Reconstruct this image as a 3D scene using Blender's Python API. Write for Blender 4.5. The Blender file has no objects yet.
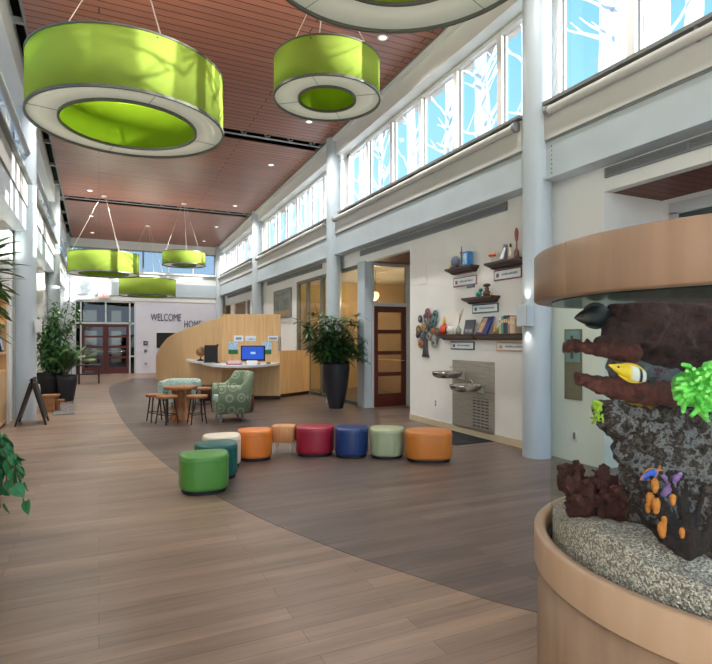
import bpy, bmesh, math, random
from mathutils import Vector, Matrix, noise
R = random.Random(7)
sc = bpy.context.scene
COL = sc.collection
pi = math.pi

# ------------------------------------------------------------------ camera geometry (survey of the hall)
F, CX, HZ, EYE = 545.0, 356.0, 339.0, 1.5
TH = math.atan(257 / 545.0); SN, CS = math.sin(TH), math.cos(TH)
def W(u, v, d):                      # a surveyed point: sight line (u, v) at a given distance
    a = (u - CX) / F * d
    return Vector((a * CS + d * SN, -a * SN + d * CS, EYE - (v - HZ) / F * d))
def fl(u, v, z=0.0):
    return W(u, v, (EYE - z) * F / (v - HZ))
def onx(u, v, x):
    a = (u - CX) / F; return W(u, v, x / (a * CS + SN))
def cz(y): return 6.41 - .036 * (y - 7.02)        # underside of the sloping ceiling

# ------------------------------------------------------------------ materials
def lin(c):
    return tuple(((x / 255) / 12.92 if x / 255 <= .04045 else ((x / 255 + .055) / 1.055) ** 2.4) for x in c)
def newmat(name):
    m = bpy.data.materials.new(name); m.use_nodes = True
    nt = m.node_tree; return m, nt, nt.nodes['Principled BSDF']
def inp(n, k, v): n.inputs[k].default_value = v
def mat(name, rgb, rough=.5, metal=0, var=.0, scale=8, spec=.5, bump=0, stretch=None, rgb2=None):
    m, nt, p = newmat(name)
    c = lin(rgb); inp(p, 'Roughness', rough); inp(p, 'Metallic', metal); inp(p, 'Specular IOR Level', spec)
    tc = nt.nodes.new('ShaderNodeTexCoord'); mp = nt.nodes.new('ShaderNodeMapping')
    nz = nt.nodes.new('ShaderNodeTexNoise'); rp = nt.nodes.new('ShaderNodeMixRGB')
    nt.links.new(tc.outputs['Object'], mp.inputs[0]); nt.links.new(mp.outputs[0], nz.inputs['Vector'])
    if stretch: inp(mp, 'Scale', stretch)
    inp(nz, 'Scale', scale); inp(nz, 'Detail', 5)
    c2 = lin(rgb2) if rgb2 else tuple(x * (1 - var) for x in c)
    c1 = c if rgb2 else tuple(min(1, x * (1 + var)) for x in c)
    inp(rp, 'Color1', (*c1, 1)); inp(rp, 'Color2', (*c2, 1))
    ramp = nt.nodes.new('ShaderNodeMapRange'); inp(ramp, 'From Min', .35); inp(ramp, 'From Max', .65)
    nt.links.new(nz.outputs['Fac'], ramp.inputs['Value']); nt.links.new(ramp.outputs[0], rp.inputs['Fac'])
    nt.links.new(rp.outputs[0], p.inputs['Base Color'])
    if bump:
        b = nt.nodes.new('ShaderNodeBump'); inp(b, 'Strength', bump); inp(b, 'Distance', .02)
        nt.links.new(nz.outputs['Fac'], b.inputs['Height']); nt.links.new(b.outputs[0], p.inputs['Normal'])
    return m
def planks(name, c1, c2, cm, w, h, mortar, rough, vary=.25, off=.37, spec=.4):
    """boards running along X: brick pattern in plan, grain by stretched noise"""
    m, nt, p = newmat(name); L = nt.links.new
    tc = nt.nodes.new('ShaderNodeTexCoord'); br = nt.nodes.new('ShaderNodeTexBrick')
    br.offset = off; br.offset_frequency = 2
    L(tc.outputs['Object'], br.inputs['Vector'])
    inp(br, 'Color1', (*lin(c1), 1)); inp(br, 'Color2', (*lin(c2), 1)); inp(br, 'Mortar', (*lin(cm), 1))
    inp(br, 'Scale', 1); inp(br, 'Brick Width', w); inp(br, 'Row Height', h); inp(br, 'Mortar Size', mortar); inp(br, 'Mortar Smooth', .1)
    mp = nt.nodes.new('ShaderNodeMapping'); inp(mp, 'Scale', (1.2, 16, 4)); L(tc.outputs['Object'], mp.inputs[0])
    nz = nt.nodes.new('ShaderNodeTexNoise'); inp(nz, 'Scale', 1.5); inp(nz, 'Detail', 8); inp(nz, 'Roughness', .65); L(mp.outputs[0], nz.inputs['Vector'])
    nz2 = nt.nodes.new('ShaderNodeTexNoise'); inp(nz2, 'Scale', 1.0); inp(nz2, 'Detail', 2)
    mp2 = nt.nodes.new('ShaderNodeMapping'); inp(mp2, 'Scale', (.7, 5, 1)); L(tc.outputs['Object'], mp2.inputs[0]); L(mp2.outputs[0], nz2.inputs['Vector'])
    ad = nt.nodes.new('ShaderNodeMath'); ad.operation = 'ADD'; L(nz.outputs['Fac'], ad.inputs[0]); L(nz2.outputs['Fac'], ad.inputs[1])
    mr = nt.nodes.new('ShaderNodeMapRange'); inp(mr, 'From Min', .7); inp(mr, 'From Max', 1.3); inp(mr, 'To Min', 1 - vary); inp(mr, 'To Max', 1 + vary)
    L(ad.outputs[0], mr.inputs['Value'])
    mx = nt.nodes.new('ShaderNodeMixRGB'); mx.blend_type = 'MULTIPLY'; inp(mx, 'Fac', 1)
    L(br.outputs['Color'], mx.inputs['Color1']); L(mr.outputs[0], mx.inputs['Color2']); L(mx.outputs[0], p.inputs['Base Color'])
    inp(p, 'Roughness', rough); inp(p, 'Specular IOR Level', spec)
    return m
def glass(name, tint, gloss=.06, rough=.02, edge=.35):
    m, nt, p = newmat(name); nt.nodes.remove(p); L = nt.links.new
    out = nt.nodes['Material Output']; t = nt.nodes.new('ShaderNodeBsdfTransparent'); g = nt.nodes.new('ShaderNodeBsdfGlossy')
    inp(t, 'Color', (*tint, 1)); inp(g, 'Roughness', rough)
    lw = nt.nodes.new('ShaderNodeLayerWeight'); inp(lw, 'Blend', .25)
    mr = nt.nodes.new('ShaderNodeMapRange'); inp(mr, 'To Min', gloss); inp(mr, 'To Max', edge); L(lw.outputs['Facing'], mr.inputs['Value'])
    pw = nt.nodes.new('ShaderNodeMath'); pw.operation = 'POWER'; inp(pw, 1, 3.0); L(lw.outputs['Facing'], pw.inputs[0]); L(pw.outputs[0], mr.inputs['Value'])
    mx = nt.nodes.new('ShaderNodeMixShader'); L(mr.outputs[0], mx.inputs[0]); L(t.outputs[0], mx.inputs[1]); L(g.outputs[0], mx.inputs[2])
    L(mx.outputs[0], out.inputs['Surface']); return m
def thinmat(name, rgb, trans, clear, rough=.8):
    """thin sheet: diffuse + light passing through (+ some clear)"""
    m, nt, p = newmat(name); nt.nodes.remove(p); L = nt.links.new; out = nt.nodes['Material Output']
    c = (*lin(rgb), 1)
    d = nt.nodes.new('ShaderNodeBsdfDiffuse'); t = nt.nodes.new('ShaderNodeBsdfTranslucent'); q = nt.nodes.new('ShaderNodeBsdfTransparent')
    inp(d, 'Color', c); inp(t, 'Color', c)
    m1 = nt.nodes.new('ShaderNodeMixShader'); inp(m1, 0, trans); L(d.outputs[0], m1.inputs[1]); L(t.outputs[0], m1.inputs[2])
    m2 = nt.nodes.new('ShaderNodeMixShader'); inp(m2, 0, clear); L(m1.outputs[0], m2.inputs[1]); L(q.outputs[0], m2.inputs[2])
    L(m2.outputs[0], out.inputs['Surface']); return m
def emis(name, rgb, s):
    m, nt, p = newmat(name); inp(p, 'Base Color', (*lin(rgb), 1)); inp(p, 'Emission Color', (*lin(rgb), 1)); inp(p, 'Emission Strength', s); return m
def ringfabric(name, base, ring, seat):
    m, nt, p = newmat(name); L = nt.links.new
    tc = nt.nodes.new('ShaderNodeTexCoord'); vo = nt.nodes.new('ShaderNodeTexVoronoi'); inp(vo, 'Scale', 5.5); inp(vo, 'Randomness', .6)
    L(tc.outputs['Object'], vo.inputs['Vector'])
    rp = nt.nodes.new('ShaderNodeValToRGB'); e = rp.color_ramp.elements
    e[0].position = 0; e[0].color = (*lin(ring), 1); e[1].position = 1; e[1].color = (*lin(base), 1)
    for pos, c in ((.2, ring), (.25, base), (.34, base), (.38, ring), (.46, ring), (.5, base)):
        x = e.new(pos); x.color = (*lin(c), 1)
    rp.color_ramp.interpolation = 'LINEAR'
    L(vo.outputs['Distance'], rp.inputs[0]); L(rp.outputs[0], p.inputs['Base Color']); inp(p, 'Roughness', .85); return m

M = {}
M['wall'] = mat('wall_paint', (234, 234, 230), .7, var=.02, scale=2)
M['white'] = mat('white_trim_paint', (226, 228, 226), .45, var=.015, scale=3)
M['steel'] = mat('pale_blue_steel_paint', (188, 200, 207), .35, var=.03, scale=2)
M['band'] = mat('cream_band_paint', (204, 204, 201), .6, var=.02, scale=2)
M['ledge'] = mat('grey_ledge_paint', (125, 128, 126), .5, var=.05)
M['lavender'] = mat('lavender_wall_paint', (214, 214, 226), .7, var=.02, scale=2)
M['baseb'] = mat('cream_baseboard', (205, 190, 160), .5, var=.06, stretch=(1, 1, 8))
M['floor_light'] = planks('pale_oak_planks', (156, 131, 111), (134, 113, 98), (92, 78, 69), 1.5, .127, .0014, .36, .26)
M['floor_dark'] = planks('grey_brown_planks', (112, 97, 89), (94, 81, 75), (66, 56, 52), 1.5, .127, .0014, .36, .28)
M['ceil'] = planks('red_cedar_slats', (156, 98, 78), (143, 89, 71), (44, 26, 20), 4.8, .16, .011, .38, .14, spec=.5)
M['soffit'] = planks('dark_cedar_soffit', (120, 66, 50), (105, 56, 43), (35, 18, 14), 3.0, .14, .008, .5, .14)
M['deck'] = mat('dark_roof_deck', (54, 53, 53), .8, var=.1)
M['truss'] = mat('grey_truss_paint', (176, 178, 178), .5)
M['green'] = thinmat('lime_green_shade_fabric', (180, 204, 92), .35, 0)
M['green_in'] = thinmat('lime_green_shade_lining', (158, 194, 44), .4, 0)
M['rim'] = mat('grey_metal_rim', (105, 108, 100), .4, .3)
M['cable'] = mat('steel_cable', (205, 195, 185), .4, .3)
m, nt, p = newmat('frosted_lamp_diffuser'); inp(p, 'Base Color', (*lin((205, 208, 190)), 1)); inp(p, 'Roughness', .6)
inp(p, 'Emission Color', (*lin((240, 243, 222)), 1)); inp(p, 'Emission Strength', .22); M['diffuser'] = m
M['pane'] = glass('dimming_window_glass', (.50, .535, .56), .03)  # grey tint put in to dim the boosted sky behind the panes
M['film'] = thinmat('frosted_white_film', (218, 227, 236), .75, .3)
M['frame'] = mat('white_window_frame', (232, 232, 230), .4)
M['birch'] = mat('birch_veneer', (224, 184, 132), .42, scale=2.2, stretch=(9, 9, .5), rgb2=(208, 167, 116))
M['birch_d'] = mat('pale_maple_veneer', (150, 122, 99), .36, scale=2.0, stretch=(7, 7, .7), rgb2=(136, 110, 89))
M['birch_edge'] = mat('cream_wood_edge', (226, 204, 168), .4, var=.04)
M['counter'] = mat('pale_grey_laminate', (214, 218, 224), .3)
M['walnut'] = mat('dark_walnut', (62, 36, 28), .4, var=.2, stretch=(2, .5, 6))
M['maho'] = mat('mahogany_door_wood', (84, 30, 22), .35, var=.18, stretch=(6, 6, .6))
M['alu'] = mat('brushed_aluminium_frame', (196, 200, 202), .35, .2)
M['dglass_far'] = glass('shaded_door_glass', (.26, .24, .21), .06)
M['dglass'] = glass('dim_door_glass', (.72, .70, .64), .08)
M['sglass'] = glass('storefront_glass', (.80, .80, .76), .06)
M['smoke'] = mat('dark_window_glass', (62, 72, 76), .08)
M['chrome'] = mat('stainless_steel', (186, 182, 172), .42, .75, var=.1, scale=3, stretch=(1, 1, 12))
M['polish'] = mat('polished_steel', (200, 197, 190), .2, .95)
M['grille'] = mat('grey_vent_metal', (150, 153, 156), .5, .3)
M['vdark'] = mat('vent_shadow_gap', (74, 77, 80), .8)
M['black'] = mat('black_matte', (20, 20, 22), .6)
M['pot'] = mat('charcoal_planter', (38, 38, 46), .45, .1, var=.15, scale=4)
M['soil'] = mat('dark_soil', (45, 32, 24), .95, var=.3, scale=30)
def leafmat(n, a, b, spec=.4):
    return mat(n, a, .4, scale=14, rgb2=b, spec=spec)
M['leaf_palm'] = leafmat('deep_green_palm_leaf', (62, 100, 50), (38, 72, 42))
M['leaf_areca'] = leafmat('fresh_green_palm_leaf', (124, 168, 96), (80, 130, 74))
M['leaf_ficus'] = leafmat('mid_green_leaf', (104, 150, 90), (62, 110, 62))
M['leaf_pothos'] = mat('variegated_pothos_leaf', (62, 140, 84), .35, scale=22, rgb2=(48, 116, 64))
M['leaf_strap'] = leafmat('strap_green_leaf', (86, 146, 62), (44, 92, 42))
M['stem'] = mat('brown_green_stem', (96, 92, 52), .7, var=.2)
M['stoolwood'] = mat('honey_wood_slab', (168, 116, 72), .5, scale=5, stretch=(3, 1, 8), rgb2=(138, 92, 56))
M['trunkwood'] = mat('tree_trunk_wood', (176, 122, 80), .6, scale=4, stretch=(5, 5, 1), rgb2=(132, 86, 54))
M['darkleg'] = mat('dark_brown_leg', (42, 28, 22), .5)
M['ringfab'] = ringfabric('sage_ring_fabric', (116, 134, 108), (164, 174, 146), None)
M['tealfab'] = ringfabric('teal_ring_fabric', (150, 178, 172), (178, 196, 188), None)
M['maroon'] = mat('maroon_vinyl', (82, 26, 28), .4)
for k, c in dict(o_green=(86, 150, 66), o_teal=(24, 98, 94), o_white=(232, 220, 200), o_orange=(222, 124, 46), o_red=(156, 30, 56),
                 o_blue=(26, 56, 112), o_sage=(160, 172, 138), o_tan=(196, 120, 50)).items():
    M[k] = mat('vinyl_' + k[2:], c, .36, var=.03, scale=5)
M['benchwood'] = mat('light_bench_wood', (206, 146, 92), .45, scale=4, stretch=(5, 1, 1), rgb2=(188, 126, 76))
M['tank'] = glass('aquarium_glass', (.92, .965, .91), .015, .01, .30)
m, nt, p = newmat('aquarium_water_surface'); inp(p, 'Base Color', (*lin((96, 128, 118)), 1)); inp(p, 'Roughness', .15); inp(p, 'Alpha', .6); M['water'] = m

# ------------------------------------------------------------------ mesh builder
class MB:
    def __init__(s): s.v = []; s.f = []; s.sm = []
    def add(s, vs, fs, smooth=False, mtx=None):
        b = len(s.v)
        s.v += [(mtx @ Vector(v)) if mtx else Vector(v) for v in vs]
        s.f += [tuple(b + i for i in f) for f in fs]; s.sm += [smooth] * len(fs); return s
    def box(s, x0, x1, y0, y1, z0, z1, mtx=None):
        vs = [(x, y, z) for z in (z0, z1) for y in (y0, y1) for x in (x0, x1)]
        return s.add(vs, [(0, 2, 3, 1), (4, 5, 7, 6), (0, 1, 5, 4), (1, 3, 7, 5), (3, 2, 6, 7), (2, 0, 4, 6)], False, mtx)
    def hexa(s, lo, hi):                       # lo, hi: 4 corners each
        return s.add(list(lo) + list(hi), [(3, 2, 1, 0), (4, 5, 6, 7)] + [(i, (i + 1) % 4, 4 + (i + 1) % 4, 4 + i) for i in range(4)])
    def loft(s, rings, cap=True, smooth=True, closed=False, capsmooth=False):
        n = len(rings[0]); vs = [p for r in rings for p in r]; fs = []
        K = len(rings)
        for k in range(K if closed else K - 1):
            for i in range(n):
                fs.append((k * n + i, k * n + (i + 1) % n, ((k + 1) % K) * n + (i + 1) % n, ((k + 1) % K) * n + i))
        s.add(vs, fs, smooth)
        if cap and not closed:
            s.add(rings[0], [tuple(reversed(range(n)))], capsmooth); s.add(rings[-1], [tuple(range(n))], capsmooth)
        return s
    def lathe(s, prof, c=(0, 0, 0), seg=48, closed=False, cap=False, smooth=True):
        rings = [[(c[0] + r * math.cos(2 * pi * i / seg), c[1] + r * math.sin(2 * pi * i / seg), c[2] + z) for i in range(seg)] for r, z in prof]
        return s.loft(rings, cap, smooth, closed)
    def tube(s, pts, rad, seg=8, cap=True):
        pts = [Vector(p) for p in pts]; n = len(pts)
        if not hasattr(rad, '__len__'): rad = [rad] * n
        rings = []; up = None
        for i in range(n):
            t = (pts[min(i + 1, n - 1)] - pts[max(i - 1, 0)]).normalized()
            if up is None: up = Vector((0, 0, 1)) if abs(t.z) < .9 else Vector((1, 0, 0))
            a = t.cross(up).normalized(); b = a.cross(t).normalized(); up = b
            rings.append([pts[i] + (a * math.cos(2 * pi * k / seg) + b * math.sin(2 * pi * k / seg)) * rad[i] for k in range(seg)])
        return s.loft(rings, cap, True)
    def prism(s, poly, z0, z1, smooth=False):
        n = len(poly); return s.loft([[(x, y, z0) for x, y in poly], [(x, y, z1) for x, y in poly]], True, smooth)
    def ball(s, c, r, seg=16, mtx=None, nz=0, ns=6):
        c = Vector(c); r = Vector((r, r, r)) if not hasattr(r, '__len__') else Vector(r); vs = []; fs = []
        rows = seg // 2
        for j in range(1, rows):
            for i in range(seg):
                d = Vector((math.sin(pi * j / rows) * math.cos(2 * pi * i / seg), math.sin(pi * j / rows) * math.sin(2 * pi * i / seg), math.cos(pi * j / rows)))
                k = 1 + (nz * noise.noise(d * ns * .5 + c * 3) if nz else 0)
                vs.append(Vector((d.x * r.x, d.y * r.y, d.z * r.z)) * k)
        T, B = len(vs), len(vs) + 1; vs += [Vector((0, 0, r.z)), Vector((0, 0, -r.z))]
        for j in range(rows - 2):
            for i in range(seg): fs.append((j * seg + i, (j + 1) * seg + i, (j + 1) * seg + (i + 1) % seg, j * seg + (i + 1) % seg))
        for i in range(seg):
            fs.append((T, i, (i + 1) % seg)); fs.append((B, (rows - 2) * seg + (i + 1) % seg, (rows - 2) * seg + i))
        mt = Matrix.Translation(c) @ (mtx or Matrix()); return s.add(vs, fs, True, mt)

def finish(o, kind=None, label=None, cat=None, group=None):
    if kind: o['kind'] = kind
    if label: o['label'] = label
    if cat: o['category'] = cat
    if group: o['group'] = group
    return o
ROOTM = {}
def make(name, mb, m, parent=None, bevel=0, **k):
    me = bpy.data.meshes.new(name); o = bpy.data.objects.new(name, me); COL.objects.link(o)
    ck = k.pop('inv', None)
    mt = Matrix()
    if parent is not None:
        mt = ROOTM.get(parent.name, Matrix()).inverted(); ROOTM[o.name] = ROOTM.get(parent.name, Matrix()); o.parent = parent
    me.from_pydata([tuple(mt @ v) for v in mb.v], [], mb.f); me.update()
    me.polygons.foreach_set('use_smooth', mb.sm)
    bm = bmesh.new(); bm.from_mesh(me); bmesh.ops.recalc_face_normals(bm, faces=bm.faces); bm.to_mesh(me); bm.free()
    me.materials.append(M[m] if isinstance(m, str) else m)
    if bevel:
        b = o.modifiers.new('edge', 'BEVEL'); b.width = bevel; b.segments = 2; b.limit_method = 'ANGLE'; b.angle_limit = .7
    return finish(o, **k)
def thing(name, loc, label=None, cat=None, group=None, rz=0, kind=None):
    o = bpy.data.objects.new(name, None); COL.objects.link(o); o.empty_display_size = .1
    o.location = loc; o.rotation_euler = (0, 0, rz)
    ROOTM[o.name] = Matrix.Translation(Vector(loc)) @ Matrix.Rotation(rz, 4, 'Z')
    return finish(o, kind, label, cat, group)
def local(root, mb):                 # builder given in the root's own coordinates -> world
    mt = ROOTM[root.name]; mb.v = [mt @ v for v in mb.v]; return mb
def lpart(root, name, mb, m, parent=None, **k): return make(name, local(root, mb), m, parent or root, **k)
def copy_tree(o, parent=None):
    c = o.copy(); COL.objects.link(c)
    if parent is not None: c.parent = parent
    for ch in list(o.children): copy_tree(ch, c)
    return c
def struct(name, mb, m, parent=None, **k):
    return make(name, mb, m, parent, kind=None if parent else 'structure', **k)
def text_mb(body, size, sx, depth, mtx):
    cu = bpy.data.curves.new('t', 'FONT'); cu.body = body; cu.size = size; cu.extrude = depth; cu.align_x = 'LEFT'; cu.resolution_u = 3
    o = bpy.data.objects.new('t', cu); COL.objects.link(o)
    dg = bpy.context.evaluated_depsgraph_get(); me = bpy.data.meshes.new_from_object(o.evaluated_get(dg))
    mb = MB(); mb.add([(v.co.x * sx, v.co.y, v.co.z) for v in me.vertices], [tuple(p.vertices) for p in me.polygons], False, mtx)
    bpy.data.objects.remove(o); bpy.data.meshes.remove(me); return mb

# ------------------------------------------------------------------ setting: floor
XL, XR, XW, YF, YB = -1.62, 5.05, 5.25, 25.6, -4.5
bound = [fl(118, 383.2), fl(110, 386.5), fl(109, 392), fl(112, 400), fl(119, 415), fl(130, 430), fl(151, 452), fl(180, 474.5), fl(240, 508.5), fl(330, 547), fl(430, 581), fl(535, 612)]
B2 = [(p.x, p.y) for p in bound]
B2 = [(1.15, 22.3), (.8, 21)] + B2 + [(2.9, 1.5), (3.9, .2), (5.4, -1.5)]
def smoothline(P, n=6):
    o = []
    for i in range(len(P) - 1):
        p0, p1, p2, p3 = P[max(i - 1, 0)], P[i], P[i + 1], P[min(i + 2, len(P) - 1)]
        for k in range(n):
            t = k / n
            o.append(tuple(.5 * (2 * p1[j] + (p2[j] - p0[j]) * t + (2 * p0[j] - 5 * p1[j] + 4 * p2[j] - p3[j]) * t * t + (3 * p1[j] - p0[j] - 3 * p2[j] + p3[j]) * t ** 3) for j in (0, 1)))
    return o + [P[-1]]
CURVE = smoothline(B2)
m = MB(); m.box(-2.2, 9.5, YB, 29.5, -.1, 0); struct('floor', m, 'floor_light')
m = MB(); m.prism(CURVE + [(9.4, -1.5), (9.4, 22.3)], .0, .003); struct('floor_inlay', m, 'floor_dark')

# ceiling panels, roof deck, trusses
for (y0, y1) in ((YB, 12.28), (12.78, 19.2), (19.75, YF)):
    m = MB(); x0, x1 = -1.0, 4.93
    m.hexa([(x0, y0, cz(y0)), (x1, y0, cz(y0)), (x1, y1, cz(y1)), (x0, y1, cz(y1))], [(x0, y0, cz(y0) + .015), (x1, y0, cz(y0) + .015), (x1, y1, cz(y1) + .015), (x0, y1, cz(y1) + .015)])
    struct('ceiling', m, 'ceil')
m = MB(); m.hexa([(-2, YB, cz(YB) + .75), (5.8, YB, cz(YB) + .75), (5.8, 26, cz(26) + .75), (-2, 26, cz(26) + .75)], [(-2, YB, cz(YB) + .85), (5.8, YB, cz(YB) + .85), (5.8, 26, cz(26) + .85), (-2, 26, cz(26) + .85)])
struct('roof', m, 'deck')
for yt in (12.53, 19.47):
    m = MB(); z = cz(yt)
    t = thing('roof_beam', (2, yt, z), kind='structure')
    for zz in (.015, .50):
        a = MB(); a.box(-1.3, 5.1, yt - .02, yt + .02, z + zz - .012, z + zz + .012); make('chord', a, 'truss', t)
    for i in range(22):
        xa = -1.2 + i * .283; up = i % 2
        a = MB(); a.tube([(xa, yt + .04, z + (.02 if up else .5)), (xa + .283, yt + .04, z + (.5 if up else .02))], .026, 6); make('web_bar', a, 'truss', t)
# brackets along the open edge beside the left wall
for k in range(14):
    y = 3 + k * 1.7
    m = MB(); m.box(-1.28, -.98, y - .04, y + .04, cz(y) + .05, cz(y) + .13); struct('ceiling_beam', m, 'truss')

# ------------------------------------------------------------------ right wall
CY = [-1.5, 5.3, 11.95, 18.9, 25.7]
def zh(y): return 5.97 - .0273 * (y - 5.79)       # window head
m = MB()
X2 = XW + .12
m.box(XW, X2, 4.45, 8.77, 0, 4.45)                      # shelves wall
m.box(XW, X2, YB, 4.45, 3.19, 4.45)                     # over near recess
m.box(XW, X2, 8.77, 15.22, 3.17, 4.45)                  # over alcove and storefront
m.box(XW, X2, 15.22, 20.55, 0, 4.45)
m.box(XW, X2, 20.55, 25.5, 3.1, 4.45)
m.box(XW, X2, 25.45, YF, 0, 4.45)
m.box(XW, X2, 20.55, 25.5, 0, 1.0)
struct('wall_right', m, 'wall')
m = MB(); m.box(XW - .015, XW, 5.3, 8.77, 0, .105); m.box(XW - .015, XW, 15.22, 25.5, 0, .105); struct('baseboard_right', m, 'baseb')
m = MB()
y0, y1 = YB, YF
m.hexa([(XW - .22, y0, zh(y0) + .02), (X2 + .2, y0, zh(y0) + .02), (X2 + .2, y1, zh(y1) + .02), (XW - .22, y1, zh(y1) + .02)],
       [(XW - .22, y0, cz(y0) + .2), (X2 + .2, y0, cz(y0) + .2), (X2 + .2, y1, cz(y1) + .2), (XW - .22, y1, cz(y1) + .2)])
struct('trim_1', m, 'white')
m = MB()
for xa, xb in ((X2 + .02, X2 + .2), (-1.7, -1.55)):
    m.hexa([(xa, y0, cz(y0) + .1), (xb, y0, cz(y0) + .1), (xb, y1, cz(y1) + .1), (xa, y1, cz(y1) + .1)], [(xa, y0, cz(y0) + .8), (xb, y0, cz(y0) + .8), (xb, y1, cz(y1) + .8), (xa, y1, cz(y1) + .8)])
m.box(-1.7, X2 + .2, YF, YF + .2, cz(YF) + .05, cz(YF) + .8)
struct('cavity_sun_block', m, 'deck')  # unseen closures added to keep the sun out of the ceiling cavity
m = MB()
m.hexa([(XW - .30, y0, cz(y0) - .10), (XW - .2, y0, cz(y0) - .10), (XW - .2, y1, cz(y1) - .10), (XW - .30, y1, cz(y1) - .10)],
       [(XW - .30, y0, cz(y0) + .1), (XW - .2, y0, cz(y0) + .1), (XW - .2, y1, cz(y1) + .1), (XW - .30, y1, cz(y1) + .1)])
struct('trim_2', m, 'white')
m = MB()
for sx, xx in ((1, 4.93), (-1, -1.0)):
    a, b = (xx, xx + .035) if sx > 0 else (xx - .035, xx)
    m.hexa([(a, y0, cz(y0) - .02), (b, y0, cz(y0) - .02), (b, y1, cz(y1) - .02), (a, y1, cz(y1) - .02)], [(a, y0, cz(y0) + .1), (b, y0, cz(y0) + .1), (b, y1, cz(y1) + .1), (a, y1, cz(y1) + .1)])
struct('trim_3', m, 'ledge')
def column(x, y, top, name='column'):
    m = MB(); m.lathe([(.178, 0), (.178, top)], (x, y, 0), 40, cap=True); return struct(name, m, 'steel')
for y in CY[1:]: column(XR, y if y < 25 else 25.42, cz(y) + .3)
for i in range(4):
    ya, yb = CY[i] + .17, min(CY[i + 1] - .17, 25.3)
    m = MB(); m.box(5.03, XW, ya, yb, 3.50, 3.94); b = struct('steel_beam', m, 'steel')
    m = MB(); m.box(4.99, XW, ya - .02, yb + .02, 3.475, 3.5); make('flange', m, 'steel', b)
    if i == 0:
        for k in range(7):
            a = MB(); a.ball((5.028, yb - .10, 3.54 + k * .055), (.008, .012, .012), 8); make('bolt', a, 'ledge', b)
    m = MB(); m.box(5.0, XW, ya - .02, yb + .02, 3.965, 4.36); struct('wall_band', m, 'band')
    m = MB(); m.box(5.02, XW, ya - .02, yb + .02, 3.935, 3.97); struct('trim_gap', m, 'ledge')
    m = MB(); m.box(4.92, XW + .1, ya + .02, yb - (.35 if i else .05), 4.365, 4.405); struct('window_sill', m, 'ledge')
    m = MB(); m.tube([(4.955, ya + .1, 4.285), (4.955, yb - .1, 4.285)], .05, 16)
    t = struct('trim_tube', m, 'band')
    a = MB(); a.tube([(4.955, yb - .14, 4.285), (4.955, yb - .09, 4.285)], .068, 16); make('end_cap', a, 'grille', t)
    a = MB(); a.tube([(4.955, ya + .14, 4.285), (4.955, ya + .09, 4.285)], .068, 16); make('end_cap', a, 'grille', t)
    for q in (.3, .34, .66, .7):
        a = MB(); yy = ya + (yb - ya) * q; a.box(4.94, 5.0, yy - .015, yy + .015, 4.24, 4.37); make('bracket', a, 'grille', t)
# solid jamb strips between a window bay and the far column
for i in range(2, 4):
    m = MB(); yc = CY[i]; m.box(XW, X2, yc - .45, yc - .13, 4.4, zh(yc) + .05); struct('wall_jamb', m, 'frame')

def tree_film(y0, y1, z0, z1, x, seed):
    """frosted birch trunks and branches cut from film on one pane"""
    r = random.Random(seed); m = MB(); n = 0
    cl = lambda y, z: (x, min(max(y, y0), y1), min(max(z, z0), z1))
    def strip(pts, ws):
        L, Rr = [], []
        for k, (y, z) in enumerate(pts):
            ya, za = pts[max(k - 1, 0)]; yb, zb = pts[min(k + 1, len(pts) - 1)]
            dy, dz = yb - ya, zb - za; q = math.hypot(dy, dz) or 1
            L.append(cl(y - dz / q * ws[k], z + dy / q * ws[k])); Rr.append(cl(y + dz / q * ws[k], z - dy / q * ws[k]))
        fs = [(i, i + 1, len(L) + i + 1, len(L) + i) for i in range(len(L) - 1)]
        m.add(L + Rr, fs)
    wd = y1 - y0
    for t in range(r.choice((1, 2, 2))):
        c = y0 + wd * r.uniform(.12, .88); ln = r.uniform(-.12, .12); w = r.uniform(.07, .17)
        pts = [(c + ln * k / 6 + r.uniform(-.015, .015), z0 + (z1 - z0) * k / 6) for k in range(7)]
        strip(pts, [w * (1.1 - .04 * k) for k in range(7)])
        for b in range(r.randint(4, 7)):
            z = r.uniform(z0, z1 - .1); sgn = r.choice((-1, 1)); l = r.uniform(.3, .75); up = r.uniform(.4, 1.3)
            pts = [(c + sgn * l * k / 6, z + up * l * (k / 6) ** r.uniform(.8, 1.2)) for k in range(7)]
            strip(pts, [.026 * (1 - k / 7.5) for k in range(7)])
            kk = r.randint(2, 4); py, pz = pts[kk]; s2 = r.choice((-1, 1))
            strip([(py + s2 * .05 * k * sgn, pz + .06 * k) for k in range(5)], [.014 * (1 - k / 6) for k in range(5)])
    return m
WN = [0]
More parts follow.
